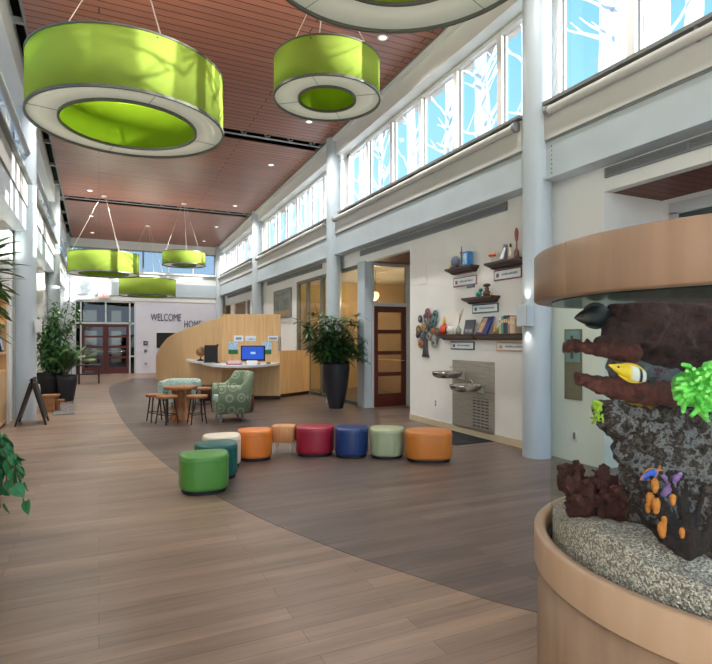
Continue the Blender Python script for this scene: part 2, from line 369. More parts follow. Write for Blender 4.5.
def clerestory(x, y0, y1, side, seed, film=True):
    WN[0] += 1
    w = thing('window_%d' % WN[0], (x, y0, 4.4), kind='structure')
    z0, z1 = 4.41, zh((y0 + y1) / 2); s = side
    za, zb = zh(y0), zh(y1); fw = .05
    m = MB(); xa, xb = (x, x + .12) if s > 0 else (x - .12, x)
    m.hexa([(xa, y0, z0), (xb, y0, z0), (xb, y0 + fw, z0), (xa, y0 + fw, z0)], [(xa, y0, za), (xb, y0, za), (xb, y0 + fw, za), (xa, y0 + fw, za)])
    m.hexa([(xa, y1 - fw, z0), (xb, y1 - fw, z0), (xb, y1, z0), (xa, y1, z0)], [(xa, y1 - fw, zb), (xb, y1 - fw, zb), (xb, y1, zb), (xa, y1, zb)])
    m.hexa([(xa, y0 + fw, z0), (xb, y0 + fw, z0), (xb, y1 - fw, z0), (xa, y1 - fw, z0)], [(xa, y0 + fw, z0 + .05), (xb, y0 + fw, z0 + .05), (xb, y1 - fw, z0 + .05), (xa, y1 - fw, z0 + .05)])
    m.hexa([(xa, y0 + fw, za - .06), (xb, y0 + fw, za - .06), (xb, y1 - fw, zb - .06), (xa, y1 - fw, zb - .06)], [(xa, y0 + fw, za), (xb, y0 + fw, za), (xb, y1 - fw, zb), (xa, y1 - fw, zb)])
    make('window_frame', m, 'frame', w)
    xp = x + .08 * s
    m = MB(); m.add([(xp, y0 + fw, z0 + .05), (xp, y1 - fw, z0 + .05), (xp, y1 - fw, zb - .06), (xp, y0 + fw, za - .06)], [(0, 1, 2, 3)]); make('pane', m, 'pane', w)
    m = MB()
    for yy in (y0 + fw, y1 - fw): m.box(min(xp, xp - .02 * s), max(xp, xp - .02 * s), yy - .012, yy + .012, z0 + .05, min(za, zb) - .06)
    make('gasket', m, 'ledge', w)
    if film: make('tree_film', tree_film(y0 + fw + .013, y1 - fw - .013, z0 + .05, min(za, zb) - .06, xp - .006 * s, seed), 'film', w)
EDG = [1.95, 3.02, 4.10, 5.17]
for i in range(3): clerestory(XW, EDG[i], EDG[i + 1], 1, 10 + i)
for b in range(3):
    for i in range(6):
        y0 = 5.19 + 6.8 * b + i * 1.077
        clerestory(XW, y0, y0 + 1.077, 1, 40 + b * 7 + i)
m = MB(); m.box(XW, X2, YB, 1.95, 4.4, 6.1); struct('wall_right_end', m, 'wall')

# near recess behind the aquarium
m = MB(); m.box(6.25, 6.35, YB, 4.5, 0, 3.3); m.box(X2, 6.3, 4.45, 4.55, 0, 3.3); struct('wall_recess', m, 'wall')
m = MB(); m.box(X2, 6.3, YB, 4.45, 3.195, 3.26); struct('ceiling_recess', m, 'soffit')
w = thing('window_90', (6.24, 3.5, 2), kind='structure')
m = MB(); m.box(6.17, 6.25, 1.6, 4.30, 2.98, 3.12); m.box(6.17, 6.25, 4.2, 4.3, .2, 3.0); m.box(6.17, 6.25, 3.02, 3.1, .2, 3.0); make('window_frame', m, 'alu', w)
m = MB(); m.box(6.2, 6.21, 1.6, 4.2, .2, 2.98); make('pane', m, 'smoke', w)

# alcove with the mahogany door, end wall facing the camera
AD = 10.62
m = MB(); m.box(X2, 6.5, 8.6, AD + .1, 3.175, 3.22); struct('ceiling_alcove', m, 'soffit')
m = MB(); m.box(6.42, 6.5, 8.6, AD, 0, 3.2); m.box(X2, 6.5, 8.65, 8.77, 0, 3.2); struct('wall_alcove', m, 'wall')
m = MB(); m.box(5.2, 5.36, AD - .02, 10.95, 0, 3.2); struct('trim_post', m, 'steel')
d = thing('door_1', (5.8, AD, 0), kind='structure')
DX0, DX1, DZ = 5.42, 6.24, 2.22
m = MB(); m.box(5.36, 5.42, AD - .05, AD + .05, 0, 3.17); m.box(6.24, 6.30, AD - .05, AD + .05, 0, 3.17); m.box(5.42, 6.24, AD - .05, AD + .05, 2.22, 2.30); m.box(5.42, 6.24, AD - .05, AD + .05, 3.1, 3.17)
m.box(6.30, 6.42, AD - .03, AD + .05, 0, 3.17)
make('door_frame', m, 'alu', d)
def door_leaf(d, x0, x1, y, z1, wood, gl, npan=4, st=.11):
    m = MB(); m.box(x0, x0 + st, y - .022, y + .022, .01, z1); m.box(x1 - st, x1, y - .022, y + .022, .01, z1)
    hb = .30; zz = [hb]; rails = [(0.01, hb)]
    ph = (z1 - hb - st * 1.2 - (npan - 1) * .085) / npan; z = hb; P = []
    for k in range(npan):
        P.append((z, z + ph)); z += ph
        if k < npan - 1: rails.append((z, z + .085)); z += .085
    rails.append((z, z1))
    for a, b in rails: m.box(x0 + st, x1 - st, y - .022, y + .022, a, b)
    lf = make('door_panel', m, wood, d)
    for a, b in P:
        q = MB(); q.box(x0 + st, x1 - st, y - .004, y + .004, a, b); make('glass_lite', q, gl, lf)
    return lf
lf = door_leaf(d, DX0, DX1, AD, DZ, 'maho', 'dglass')
m = MB(); m.tube([(6.19, AD - .02, 1.02), (6.19, AD - .07, 1.02), (6.07, AD - .07, 1.02)], .011, 8); make('handle', m, 'polish', lf)
m = MB(); m.box(5.42, 6.24, AD - .004, AD + .004, 2.30, 3.1); make('transom_glass', m, 'dglass', d)

# storefront glass between alcove and white wall
w = thing('window_91', (5.3, 13, 0), kind='structure')
m = MB()
for ya, yb in ((10.95, 11.02), (13.25, 13.35), (14.35, 14.43), (15.14, 15.22)): m.box(5.25, 5.36, ya, yb, 0, 3.17)
m.box(5.25, 5.36, 11.02, 15.14, 3.1, 3.17); m.box(5.25, 5.36, 11.02, 15.14, 0, .08)
make('window_frame', m, 'rim', w)
for ya, yb in ((11.02, 13.25), (13.35, 14.35), (14.43, 15.14)):
    q = MB(); q.box(5.30, 5.308, ya, yb, .08, 3.1); make('pane', q, 'sglass', w)
# room behind it
M['roomw'] = mat('warm_room_wall', (200, 172, 128), .8, var=.05, scale=1)
M['roomg'] = mat('olive_room_wall', (150, 150, 62), .8)
m = MB(); m.box(9.3, 9.4, AD + .1, 15.5, 0, 3.3); m.box(X2, 9.4, 15.3, 15.4, 0, 3.3); m.box(6.5, 9.4, AD, AD + .1, 0, 3.3); struct('wall_room', m, 'roomw')
m = MB(); m.box(8.9, 9.29, 13.2, 15.2, .9, 2.9); struct('wall_accent', m, 'roomg')
m = MB(); m.box(X2 - .01, 9.4, AD, 15.4, 3.24, 3.3); struct('ceiling_room', m, 'wall')
m = MB(); m.box(7.5, 7.9, 12.6, 14.6, 0, .9); c = make('display_case', m, 'birch', bevel=.01, label='pale wood counter seen inside the lit room behind the storefront glass', cat='counter')
# far glazed bay
w = thing('window_92', (5.3, 22, 1), kind='structure')
m = MB()
for ya, yb in ((20.55, 20.68), (21.25, 21.35), (23.55, 23.7), (24.0, 24.12), (25.4, 25.5)): m.box(5.25, 5.36, ya, yb, 1, 3.1)
m.box(5.25, 5.36, 20.68, 25.4, 3.02, 3.1); make('window_frame', m, 'white', w)
for ya, yb in ((20.68, 21.25), (21.35, 23.55), (24.12, 25.4)):
    q = MB(); q.box(5.30, 5.308, ya, yb, 1, 3.02); make('pane', q, 'dglass', w)
m = MB(); m.box(7.6, 7.7, 20.3, 25.6, 0, 3.3); m.box(X2, 7.7, 20.4, 20.5, 0, 3.3); m.box(X2, 7.7, 25.5, 25.6, 0, 3.3); struct('wall_office', m, 'roomw')
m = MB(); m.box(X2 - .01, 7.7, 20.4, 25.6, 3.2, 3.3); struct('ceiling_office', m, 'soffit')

# long air vents under the beam
def vent(y0, y1, z0, z1, label):
    t = thing('air_vent', (XW, (y0 + y1) / 2, z0), label, 'vent', 'linear air vents under the beams')
    m = MB(); m.box(XW - .012, XW - .004, y0, y1, z0, z1); make('backing', m, 'vdark', t)
    m = MB(); m.box(XW - .03, XW - .004, y0, y1, z1 - .012, z1); m.box(XW - .03, XW - .004, y0, y1, z0, z0 + .012); m.box(XW - .03, XW - .004, y0, y0 + .015, z0, z1); m.box(XW - .03, XW - .004, y1 - .015, y1, z0, z1)
    n = max(2, int((y1 - y0) / .8))
    for k in range(1, n): yy = y0 + (y1 - y0) * k / n; m.box(XW - .03, XW - .004, yy - .01, yy + .01, z0, z1)
    make('frame', m, 'grille', t)
    m = MB()
    for k in range(5): zz = z0 + .02 + k * (z1 - z0 - .04) / 4; m.box(XW - .026, XW - .012, y0, y1, zz - .005, zz + .005)
    make('slat', m, 'grille', t)
vent(.5, 4.42, 3.34, 3.45, 'grey linear air vent above the recess behind the aquarium')
vent(6.08, 10.87, 3.33, 3.45, 'grey linear air vent above the wall shelves and mahogany door')
vent(13.2, 18.2, 3.33, 3.45, 'grey linear air vent above the framed landscape picture')
vent(19.5, 24.6, 3.33, 3.45, 'grey linear air vent nearest the far wall')

# ------------------------------------------------------------------ left wall
m = MB(); m.box(XL - .12, XL, YB, YF, 0, 3.6); m.box(XL - .12, -1.42, YB, YF, 3.6, 4.4); struct('wall_left', m, 'wall')
m = MB(); m.box(XL, -1.45, 11.42, 12.6, 0, 3.6); m.box(XL, -1.45, 18.4, 19.3, 0, 3.6); m.box(XL, -1.45, YB, 6.3, 0, 3.6); struct('trim_4', m, 'wall')
m = MB(); m.box(XL, XL + .015, 12.6, 25.6, 0, .1); struct('baseboard_left', m, 'baseb')
for y in CY[1:]: column(-1.25, y if y < 25 else 25.42, cz(y) + .3)
for i in range(4):
    ya, yb = CY[i] + .17, min(CY[i + 1] - .17, 25.3)
    m = MB(); m.box(-1.44, -1.22, ya, yb, 3.5, 3.94); struct('steel_beam', m, 'steel')
    m = MB(); m.box(-1.46, -1.2, ya, yb, 3.965, 4.36); struct('wall_band', m, 'band')
    m = MB(); m.box(-1.6, -1.12, ya + .02, yb - .05, 4.365, 4.405); struct('window_sill', m, 'ledge')
    m = MB(); m.tube([(-1.2, ya, 4.97), (-1.2, yb, 4.97)], .05, 12); t = struct('trim_tube', m, 'truss')
    for q in range(4):
        yy = ya + .6 + q * 1.7; a = MB(); a.box(-1.5, -1.2, yy - .02, yy + .02, 4.93, 4.97); make('bracket', a, 'white', t)
m = MB()
m.hexa([(-1.62, YB, zh(YB) + .02), (-1.2, YB, zh(YB) + .02), (-1.2, YF, zh(YF) + .02), (-1.62, YF, zh(YF) + .02)], [(-1.62, YB, cz(YB) + .2), (-1.2, YB, cz(YB) + .2), (-1.2, YF, cz(YF) + .2), (-1.62, YF, cz(YF) + .2)])
struct('trim_5', m, 'white')
for b in range(3):
    for i in range(6):
        y0 = 5.19 + 6.8 * b + i * 1.077
        clerestory(-1.5, y0, y0 + 1.077, -1, 140 + b * 7 + i, film=True)
m = MB(); m.box(XL, -1.5, YB, 5.19, 4.4, 6.4)
for i in (2, 3): m.box(XL, -1.5, CY[i] - .45, CY[i] - .13, 4.4, zh(CY[i]) + .05)
struct('wall_left_upper', m, 'wall')

# ------------------------------------------------------------------ far wall
m = MB(); T = .2
m.box(1.45, XW, YF, YF + T, 0, 3.15); m.box(XL, -.93, YF, YF + T, 0, 3.15)
struct('wall_far', m, 'lavender')
m = MB(); m.box(XL, XW, YF - .02, YF + T, 3.15, 3.38); m.box(XL, XW, YF, YF + T, 3.95, 4.42); m.box(XL, XW, YF, YF + T, 5.38, 6.2)
m.box(XL, XW, YF - .12, YF, 4.36, 4.42)
struct('wall_far_upper', m, 'white')
m = MB(); m.box(XL, XW, YF - .06, YF + T, 3.38, 3.95); struct('far_beam', m, 'steel')
xs = [-1.4, -.36, .70, 1.76, 2.81, 3.87, 4.86]
for i in range(6):
    w = thing('window_%d' % (60 + i), (xs[i], YF, 4.42), kind='structure'); m = MB()
    a, b = xs[i], xs[i + 1]
    m.box(a, a + .035, YF, YF + .1, 4.42, 5.38); m.box(b - .035, b, YF, YF + .1, 4.42, 5.38); m.box(a, b, YF, YF + .1, 4.42, 4.46); m.box(a, b, YF, YF + .1, 5.33, 5.38)
    make('window_frame', m, 'grille', w)
    m = MB(); m.box(a + .035, b - .035, YF + .05, YF + .056, 4.46, 5.33); make('pane', m, 'pane', w)
m = MB(); m.box(4.86, XW, YF, YF + .15, 4.42, 5.4); m.box(XL, -1.4, YF, YF + .15, 4.42, 5.4); struct('wall_far_ends', m, 'white')
d = thing('door_2', (.3, YF, 0), kind='structure')
m = MB()
for a, b in ((-.93, -.87), (-.72, -.66), (1.18, 1.24), (1.39, 1.45)): m.box(a, b, YF, YF + .1, 0, 3.15)
m.box(-.87, 1.39, YF, YF + .1, 2.14, 2.22); m.box(-.87, 1.39, YF, YF + .1, 3.07, 3.15); m.box(.23, .29, YF, YF + .1, 2.22, 3.07)
m.box(1.24, 1.39, YF, YF + .1, .72, .78); m.box(-.87, -.72, YF, YF + .1, .72, .78)
make('door_frame', m, 'alu', d)
for a, b in ((-.66, .25), (.27, 1.18)):
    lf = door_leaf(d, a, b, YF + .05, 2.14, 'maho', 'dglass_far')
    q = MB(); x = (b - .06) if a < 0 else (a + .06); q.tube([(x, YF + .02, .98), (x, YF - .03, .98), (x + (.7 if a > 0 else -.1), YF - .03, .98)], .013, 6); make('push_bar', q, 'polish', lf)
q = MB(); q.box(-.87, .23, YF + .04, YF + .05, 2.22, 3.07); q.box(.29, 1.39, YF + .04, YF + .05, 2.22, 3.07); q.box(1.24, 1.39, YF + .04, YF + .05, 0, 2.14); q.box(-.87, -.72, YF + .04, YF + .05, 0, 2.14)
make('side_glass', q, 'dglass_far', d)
# vestibule beyond the doors, daylight at its end
M['vest'] = mat('brown_vestibule_wall', (96, 80, 68), .8, var=.1)
m = MB(); m.box(-1.1, -1.0, YF + T, 29.4, 0, 3.3); m.box(1.5, 1.6, YF + T, 29.4, 0, 3.3)
for a, b, z0, z1 in ((-1, 1.5, 0, .35), (-1, 1.5, 1.9, 2.35), (-1, 1.5, 2.9, 3.3), (-1, -.7, .35, 2.9), (-.1, .55, .35, 2.9), (1.0, 1.5, .35, 2.9), (-.7, 1, 1.1, 1.2)):
    m.box(a, b, 29.3, 29.4, z0, z1)
struct('wall_vestibule', m, 'vest')
m = MB(); m.box(-1.1, 1.6, YF + T, 29.4, 3.2, 3.3); struct('ceiling_vestibule', m, 'vest')
# words on the far wall
mt = Matrix.Translation((2.06, YF - .012, 2.31)) @ Matrix.Rotation(pi / 2, 4, 'X')
M['letter'] = mat('slate_blue_letter', (72, 82, 112), .5)
make('welcome_sign', text_mb('WELCOME', .46, .58, .008, mt), 'letter', label='slate blue WELCOME lettering high on the white far wall', cat='lettering')
mt = Matrix.Translation((3.46, YF - .012, 2.02)) @ Matrix.Rotation(pi / 2, 4, 'X')
make('home_sign', text_mb('HOME', .46, .60, .008, mt), 'letter', label='slate blue HOME lettering lower on far wall, partly behind the desk wall', cat='lettering')
t = thing('exit_sign', (.2, YF - .06, 3.18), 'small red EXIT sign above the far double doors', 'sign')
m = MB(); m.box(-.02, .42, YF - .10, YF - .03, 3.24, 3.46); make('housing', m, 'white', t)
mt = Matrix.Translation((.02, YF - .105, 3.28)) @ Matrix.Rotation(pi / 2, 4, 'X')
make('lettering', text_mb('EXIT', .21, .75, .003, mt), emis('red_exit_letters', (220, 40, 40), 1.0), t)
t = thing('wall_niche', (2.6, YF, 1.1), 'black opening in far wall beside the curved desk wall', 'opening')
m = MB(); m.box(2.3, 3.2, YF - .02, YF - .005, 1.1, 1.78); make('dark_panel', m, 'black', t)
m = MB(); m.box(2.27, 2.3, YF - .03, YF - .005, 1.07, 1.81); m.box(2.3, 3.2, YF - .03, YF - .005, 1.78, 1.81); make('frame', m, 'white', t)
for (x, z, s, c, lb, nm, cat) in ((1.85, 1.32, .09, (40, 50, 80), 'small navy card holder on far white wall, upper of three fittings', 'card_holder_mount', 'card holder'),
                                  (1.85, .98, .06, (90, 90, 96), 'small grey button plate on far white wall, under the navy holder', 'switch_plate', 'switch'),
                                  (1.86, .42, .05, (150, 150, 155), 'small grey socket plate low on far white wall', 'socket_plate', 'socket')):
    m = MB(); m.box(x - s, x + s, YF - .035, YF, z - s, z + s); t = make(nm, m, mat(nm + '_plastic', c, .5), label=lb, cat=cat, bevel=.01)
    m = MB(); m.box(x - s * .5, x + s * .5, YF - .045, YF - .034, z - s * .5, z + s * .5); make('face', m, 'grille', t)

# trees outside the far windows and bank of shrubs
t = thing('outside_tree', (-1.4, 31, 0), 'dark green tree outside the far clerestory window', 'tree')
m = MB(); m.tube([(-1.4, 31, 0), (-1.3, 31, 3), (-1.2, 31, 6)], [.2, .15, .05], 8); make('trunk', m, 'stem', t)
m = MB()
for k in range(1500):
    c = Vector((R.gauss(-.9, 1.1), R.gauss(31, .8), 5.1 + R.gauss(0, .55))); a = Vector((R.uniform(-1, 1), R.uniform(-1, 1), R.uniform(-1, 1))).normalized() * .13; b = a.orthogonal().normalized() * .06
    m.add([c - a, c + b, c + a, c - b], [(0, 1, 2, 3)])
make('foliage', m, 'leaf_ficus', t)

# ------------------------------------------------------------------ pendant ring lamps
def ring_lamp(c, h, ro, ri, ht, label, canopy_y=None, cables=3, ph=0.5):
    x, y = c; z = h
    t = thing('ring_pendant_lamp', (x, y, z), label, 'pendant lamp', 'lime green ring pendants')
    m = MB(); m.lathe([(ro, z), (ro, z + ht), (ro - .006, z + ht), (ro - .006, z)], (x, y, 0), 96, closed=True); make('outer_shade', m, 'green', t)
    m = MB(); m.lathe([(ri, z), (ri, z + ht), (ri + .006, z + ht), (ri + .006, z)], (x, y, 0), 72, closed=True); make('inner_shade', m, 'green_in', t)
    m = MB(); m.lathe([(ro - .006, z + .02), (ri + .006, z + .02), (ri + .006, z + .028), (ro - .006, z + .028)], (x, y, 0), 96, closed=True); make('diffuser', m, 'diffuser', t)
    for r, s in ((ro, 1), (ri, -1)):
        m = MB(); m.lathe([(r - .012, z - .012), (r + .012, z - .012), (r + .012, z + .018), (r - .012, z + .018)], (x, y, 0), 96, closed=True, smooth=False); make('lower_rim', m, 'rim', t)
        m = MB(); m.lathe([(r - .008, z + ht - .01), (r + .008, z + ht - .01), (r + .008, z + ht + .008), (r - .008, z + ht + .008)], (x, y, 0), 96, closed=True, smooth=False); make('upper_rim', m, 'rim', t)
    for k in range(4):
        a = ph + k * pi / 2; dx, dy = math.cos(a), math.sin(a)
        m = MB(); m.tube([(x + dx * ri, y + dy * ri, z + ht - .04), (x + dx * ro, y + dy * ro, z + ht - .04)], .012, 6); make('spoke', m, 'rim', t)
        m = MB(); m.tube([(x + dx * ri, y + dy * ri, z + .014), (x + dx * ro, y + dy * ro, z + .014)], .003, 4); make('diffuser_seam', m, 'rim', t)
    top = cz(y)
    for k in range(cables):
        a = ph + .6 + k * 2 * pi / cables; dx, dy = math.cos(a) * ro * .93, math.sin(a) * ro * .93
        q = MB(); q.tube([(x + dx, y + dy, z + ht - .04), (x + dx * .08, y + dy * .08, top - .03)], .006, 5); make('cable', q, 'cable', t)
    q = MB(); q.lathe([(.0, top - .05), (.08, top - .045), (.09, top - .005), (.0, top)], (x, y, 0), 24); make('canopy', q, 'white', t)
    l = bpy.data.lights.new('ring_ceiling_fill', 'AREA'); l.shape = 'DISK'; l.size = ro * 1.6; l.energy = 32 * ro * ro; l.color = (1, .96, .88); o = bpy.data.objects.new('ring_ceiling_fill', l); COL.objects.link(o); o.parent = t; o.location = (0, 0, ht * .9); o.rotation_euler = (pi, 0, 0)  # added fill light inside the ring, aimed up to brighten the ceiling
    return t
ring_lamp((.34, 7.16), 4.07, 1.10, .768, .645, 'large lime ring lamp with branch shadows, the biggest hanging fully in view', ph=.2)
ring_lamp((2.80, 6.86), 4.745, .715, .385, .50, 'small thick lime ring lamp hanging just below the cropped ring', ph=.9)
ring_lamp((2.00, 3.44), 4.36, 1.112, .70, .70, 'large lime ring lamp cropped by the top edge of the photo', ph=.35)
ring_lamp((.14, 18.75), 3.52, 1.02, .71, .62, 'distant wide lime ring lamp beside the sunlit far windows, lit by a white patch', ph=.4)
ring_lamp((1.69, 22.3), 3.15, 1.02, .71, .62, 'lowest lime ring lamp, hanging in front of the far wall beam', ph=.1)
ring_lamp((2.54, 18.7), 3.93, .68, .38, .41, 'distant small lime ring lamp hanging highest before the far windows', ph=.7)

# recessed downlights
DL = [(x, y) for y in (1.2, 4.4, 7.8, 11.23, 14.15, 18.4, 21.6, 24.4) for x in (-.25, 4.16)]
M['lampface'] = emis('downlight_glow', (255, 244, 220), 2.5)
for i, (x, y) in enumerate(DL):
    z = cz(y)
    side = 'window-film side' if x > 2 else 'planter side'
    t = thing('downlight', (x, y, z), None, None, 'recessed ceiling downlights')
    t['label'] = 'small round recessed downlight in the cedar ceiling'; t['category'] = 'downlight'
    m = MB(); m.lathe([(.055, -.006), (.085, -.008), (.09, 0.002), (.055, .004)], (x, y, z), 24, closed=True); make('trim_ring', m, 'white', t)
    m = MB(); m.lathe([(.0, -.002), (.055, -.003)], (x, y, z), 24); make('lens', m, 'lampface', t)
    l = bpy.data.lights.new('downlight_bulb', 'SPOT'); l.energy = (170 if x > 2 and y > 3 else 90) if y < 5 else 290 if y < 20 else 240; l.color = (1, .965, .92); l.spot_size = 2.5; l.spot_blend = .8; l.shadow_soft_size = .06
    o = bpy.data.objects.new('downlight_bulb', l); COL.objects.link(o); o.parent = t; o.location = (0, 0, -.03)


# ------------------------------------------------------------------ aquarium
AC = Vector((2.25, 1.203)); RG, RH = .745, .811
TN = lambda m_: m_
t = thing('aquarium', (AC.x, AC.y, 0), 'large cylindrical aquarium with maple base and hood beside the round column', 'aquarium')
c3 = (AC.x, AC.y, 0); ZR = .728
m = MB(); m.lathe([(RH - .012, 0.06), (RH - .012, ZR - .145), (RH - .02, ZR - .145), (RH - .02, ZR - .135), (RH, ZR - .135)], c3, 128); make('base_cabinet', m, 'birch_d', t)
m = MB(); m.lathe([(RH - .03, 0), (RH - .03, .07)], c3, 96); make('plinth', m, 'black', t)
m = MB(); m.lathe([(RH, ZR - .135), (RH, ZR - .008), (RH - .008, ZR), (.775, ZR), (.765, ZR - .008), (.765, ZR - .1)], c3, 128)
make('base_rim', m, mat('maple_rim', (176, 147, 120), .3, scale=2, stretch=(6, 6, 1), rgb2=(170, 140, 112)), t)
m = MB(); m.lathe([(.766, ZR - .06), (RG, ZR - .06)], c3, 96); make('rim_gasket', m, 'black', t)
ZB, ZT = 1.652, 1.84
m = MB(); m.lathe([(RH - .07, ZB), (RH - .006, ZB), (RH, ZB + .006), (RH, ZT - .006), (RH - .006, ZT), (0, ZT)], c3, 128)
hd = make('hood', m, 'birch_d', t)
m = MB(); m.lathe([(RH - .07, ZB - .0), (RH - .07, ZT - .03), (0, ZT - .03)], c3, 96); make('hood_lining', m, 'black', hd)
for a in (-2.55, -1.75, -.9, .2, 2.9):                   # veneer seams
    q = MB(); mt = Matrix.Translation(c3) @ Matrix.Rotation(a, 4, 'Z'); q.box(RH - .002, RH + .0006, -.0012, .0012, ZB + .004, ZT - .004, mt); make('veneer_seam', q, 'stoolwood', hd)
m = MB(); m.lathe([(RG, ZR - .1), (RG, ZB + .03)], c3, 128); make('glass_cylinder', m, 'tank', t)
m = MB(); m.lathe([(0, 1.6475), (.3, 1.6475), (RG - .004, 1.6475)], c3, 64); make('water_surface', m, 'water', t)
def gz(x, y):
    p = Vector((x - AC.x, y - AC.y))
    g = W(628, 520, 1.86); h = .095 * math.exp(-((x - g.x) ** 2 + (y - g.y) ** 2) / .10)
    return ZR + .022 + h + .05 * max(0, (p.length / RG) * .2) + .018 * noise.noise(Vector((x * 7, y * 7, 0)))
m = MB(); rings = []
for k in range(1, 33):
    r = (RG - .008) * k / 32
    rings.append([(AC.x + r * math.cos(2 * pi * i / 120), AC.y + r * math.sin(2 * pi * i / 120), 0) for i in range(120)])
rings = [[(x, y, gz(x, y) + R.uniform(-.005, .005)) for x, y, _ in rr] for rr in rings]
rings.append([(x, y, ZR - .12) for x, y, _ in rings[-1]])
m.loft(rings, False, False); m.add(rings[0], [tuple(range(120))])
m2, nt, p = newmat('white_coral_gravel')
tc = nt.nodes.new('ShaderNodeTexCoord'); vo = nt.nodes.new('ShaderNodeTexVoronoi'); inp(vo, 'Scale', 165); nt.links.new(tc.outputs['Object'], vo.inputs['Vector'])
rp = nt.nodes.new('ShaderNodeValToRGB'); rp.color_ramp.elements[0].color = (*lin((240, 228, 220)), 1); rp.color_ramp.elements[1].color = (*lin((138, 126, 122)), 1)
rp.color_ramp.elements[1].position = .75
sp = nt.nodes.new('ShaderNodeSeparateColor'); nt.links.new(vo.outputs['Color'], sp.inputs[0]); nt.links.new(sp.outputs[0], rp.inputs[0]); nt.links.new(rp.outputs[0], p.inputs['Base Color'])
bp = nt.nodes.new('ShaderNodeBump'); inp(bp, 'Strength', .9); inp(bp, 'Distance', .012); bp.invert = True; nt.links.new(vo.outputs['Distance'], bp.inputs['Height']); nt.links.new(bp.outputs[0], p.inputs['Normal']); inp(p, 'Roughness', .8)
g = make('gravel', m, m2, t); g['kind'] = 'stuff'

def blob(name, balls, m_, label, cat, vox=.014, disp=.03, dscale=9, parent=None, group=None):
    """many overlapping lumps fused into one rocky body"""
    mb = MB()
    for (p, r) in balls: mb.ball(p, r, 18)
    me = bpy.data.meshes.new(name); me.from_pydata([tuple(v) for v in mb.v], [], mb.f); o = bpy.data.objects.new(name, me); COL.objects.link(o)
    rm = o.modifiers.new('r', 'REMESH'); rm.mode = 'VOXEL'; rm.voxel_size = vox
    dg = bpy.context.evaluated_depsgraph_get(); dg.update(); nm = bpy.data.meshes.new_from_object(o.evaluated_get(dg))
    bpy.data.objects.remove(o); bpy.data.meshes.remove(me)
    nm.name = name
    bm = bmesh.new(); bm.from_mesh(nm); bm.normal_update()
    for v in bm.verts:
        q = v.co
        k = noise.noise(q * dscale) * .6 + noise.noise(q * dscale * 2.3 + Vector((5, 1, 2))) * .5 + noise.noise(q * dscale * 5) * .35
        v.co = q + v.normal * disp * k
        e = Vector((v.co.x - AC.x, v.co.y - AC.y)); l_ = e.length
        if l_ > .725: e *= .725 / l_; v.co.x = AC.x + e.x; v.co.y = AC.y + e.y
        v.co.z = min(v.co.z, 1.64)
    bmesh.ops.smooth_vert(bm, verts=bm.verts, factor=.2, use_axis_x=True, use_axis_y=True, use_axis_z=True)
    bm.to_mesh(nm); bm.free()
    nm.polygons.foreach_set('use_smooth', [True] * len(nm.polygons))
    o = bpy.data.objects.new(name, nm); COL.objects.link(o); nm.materials.append(M[m_] if isinstance(m_, str) else m_)
    return finish(o, None, label, cat, group)
def rockmat(name, cols, scale=14):
    m, nt, p = newmat(name); L = nt.links.new
    tc = nt.nodes.new('ShaderNodeTexCoord'); nz = nt.nodes.new('ShaderNodeTexNoise'); inp(nz, 'Scale', scale); inp(nz, 'Detail', 9); inp(nz, 'Roughness', .72); L(tc.outputs['Object'], nz.inputs['Vector'])
    rp = nt.nodes.new('ShaderNodeValToRGB'); e = rp.color_ramp.elements
    while len(e) > 1: e.remove(e[-1])
    for k, c in enumerate(cols):
        x = e[0] if k == 0 else e.new(.3 + .4 * k / (len(cols) - 1)); x.position = .32 + .36 * k / (len(cols) - 1); x.color = (*lin(c), 1)
    L(nz.outputs['Fac'], rp.inputs[0]); L(rp.outputs[0], p.inputs['Base Color']); inp(p, 'Roughness', .9)
    b = nt.nodes.new('ShaderNodeBump'); inp(b, 'Strength', .8); inp(b, 'Distance', .012)
    n2 = nt.nodes.new('ShaderNodeTexNoise'); inp(n2, 'Scale', 55); inp(n2, 'Detail', 5); L(tc.outputs['Object'], n2.inputs['Vector'])
    L(n2.outputs['Fac'], b.inputs['Height']); L(b.outputs[0], p.inputs['Normal']); return m
M['rk_dark'] = rockmat('dark_brown_reef_rock', [(22, 14, 14), (48, 32, 30), (70, 44, 46), (50, 36, 40), (26, 18, 20)])
M['rk_grey'] = rockmat('mottled_grey_reef_rock', [(14, 9, 9), (40, 26, 24), (60, 44, 40), (122, 122, 128), (58, 36, 34), (24, 15, 15), (92, 80, 74), (44, 24, 26), (14, 9, 9)], 13)
M['rk_pink'] = rockmat('grey_violet_reef_rock', [(44, 38, 46), (84, 86, 96), (116, 122, 132), (100, 54, 76), (50, 30, 40)], 12)
M['rk_red'] = rockmat('maroon_branch_coral', [(38, 16, 16), (74, 34, 32), (94, 48, 42), (54, 26, 26)], 18)
M['rk_bush'] = rockmat('dark_maroon_coral', [(28, 12, 12), (58, 26, 26), (78, 36, 34), (40, 18, 20)], 25)
w = lambda u, v, d, r: (W(u, v, d), r)
blob('reef_rock', [w(640, 322, 2.15, .115), w(622, 334, 2.12, .075), w(668, 330, 2.2, .16), w(700, 320, 2.2, .19), w(735, 325, 2.2, .2), w(606, 342, 2.12, .04), w(640, 350, 2.2, .07), w(690, 355, 2.25, .14), w(690, 292, 2.2, .1)],
     'rk_dark', 'dark brown reef rock block high in the aquarium under the hood', 'reef rock', disp=.04)
pts = [(553, 350, .014), (560, 349, .018), (568, 347, .022), (578, 347, .024), (588, 348, .026), (598, 349, .03), (608, 350, .034), (618, 351, .04), (630, 353, .045)]
bb = [w(u, v, 2.1, r) for u, v, r in pts] + [w(u + R.uniform(-3, 3), v - r * 250, 2.1, .009) for u, v, r in pts for _ in range(2)]
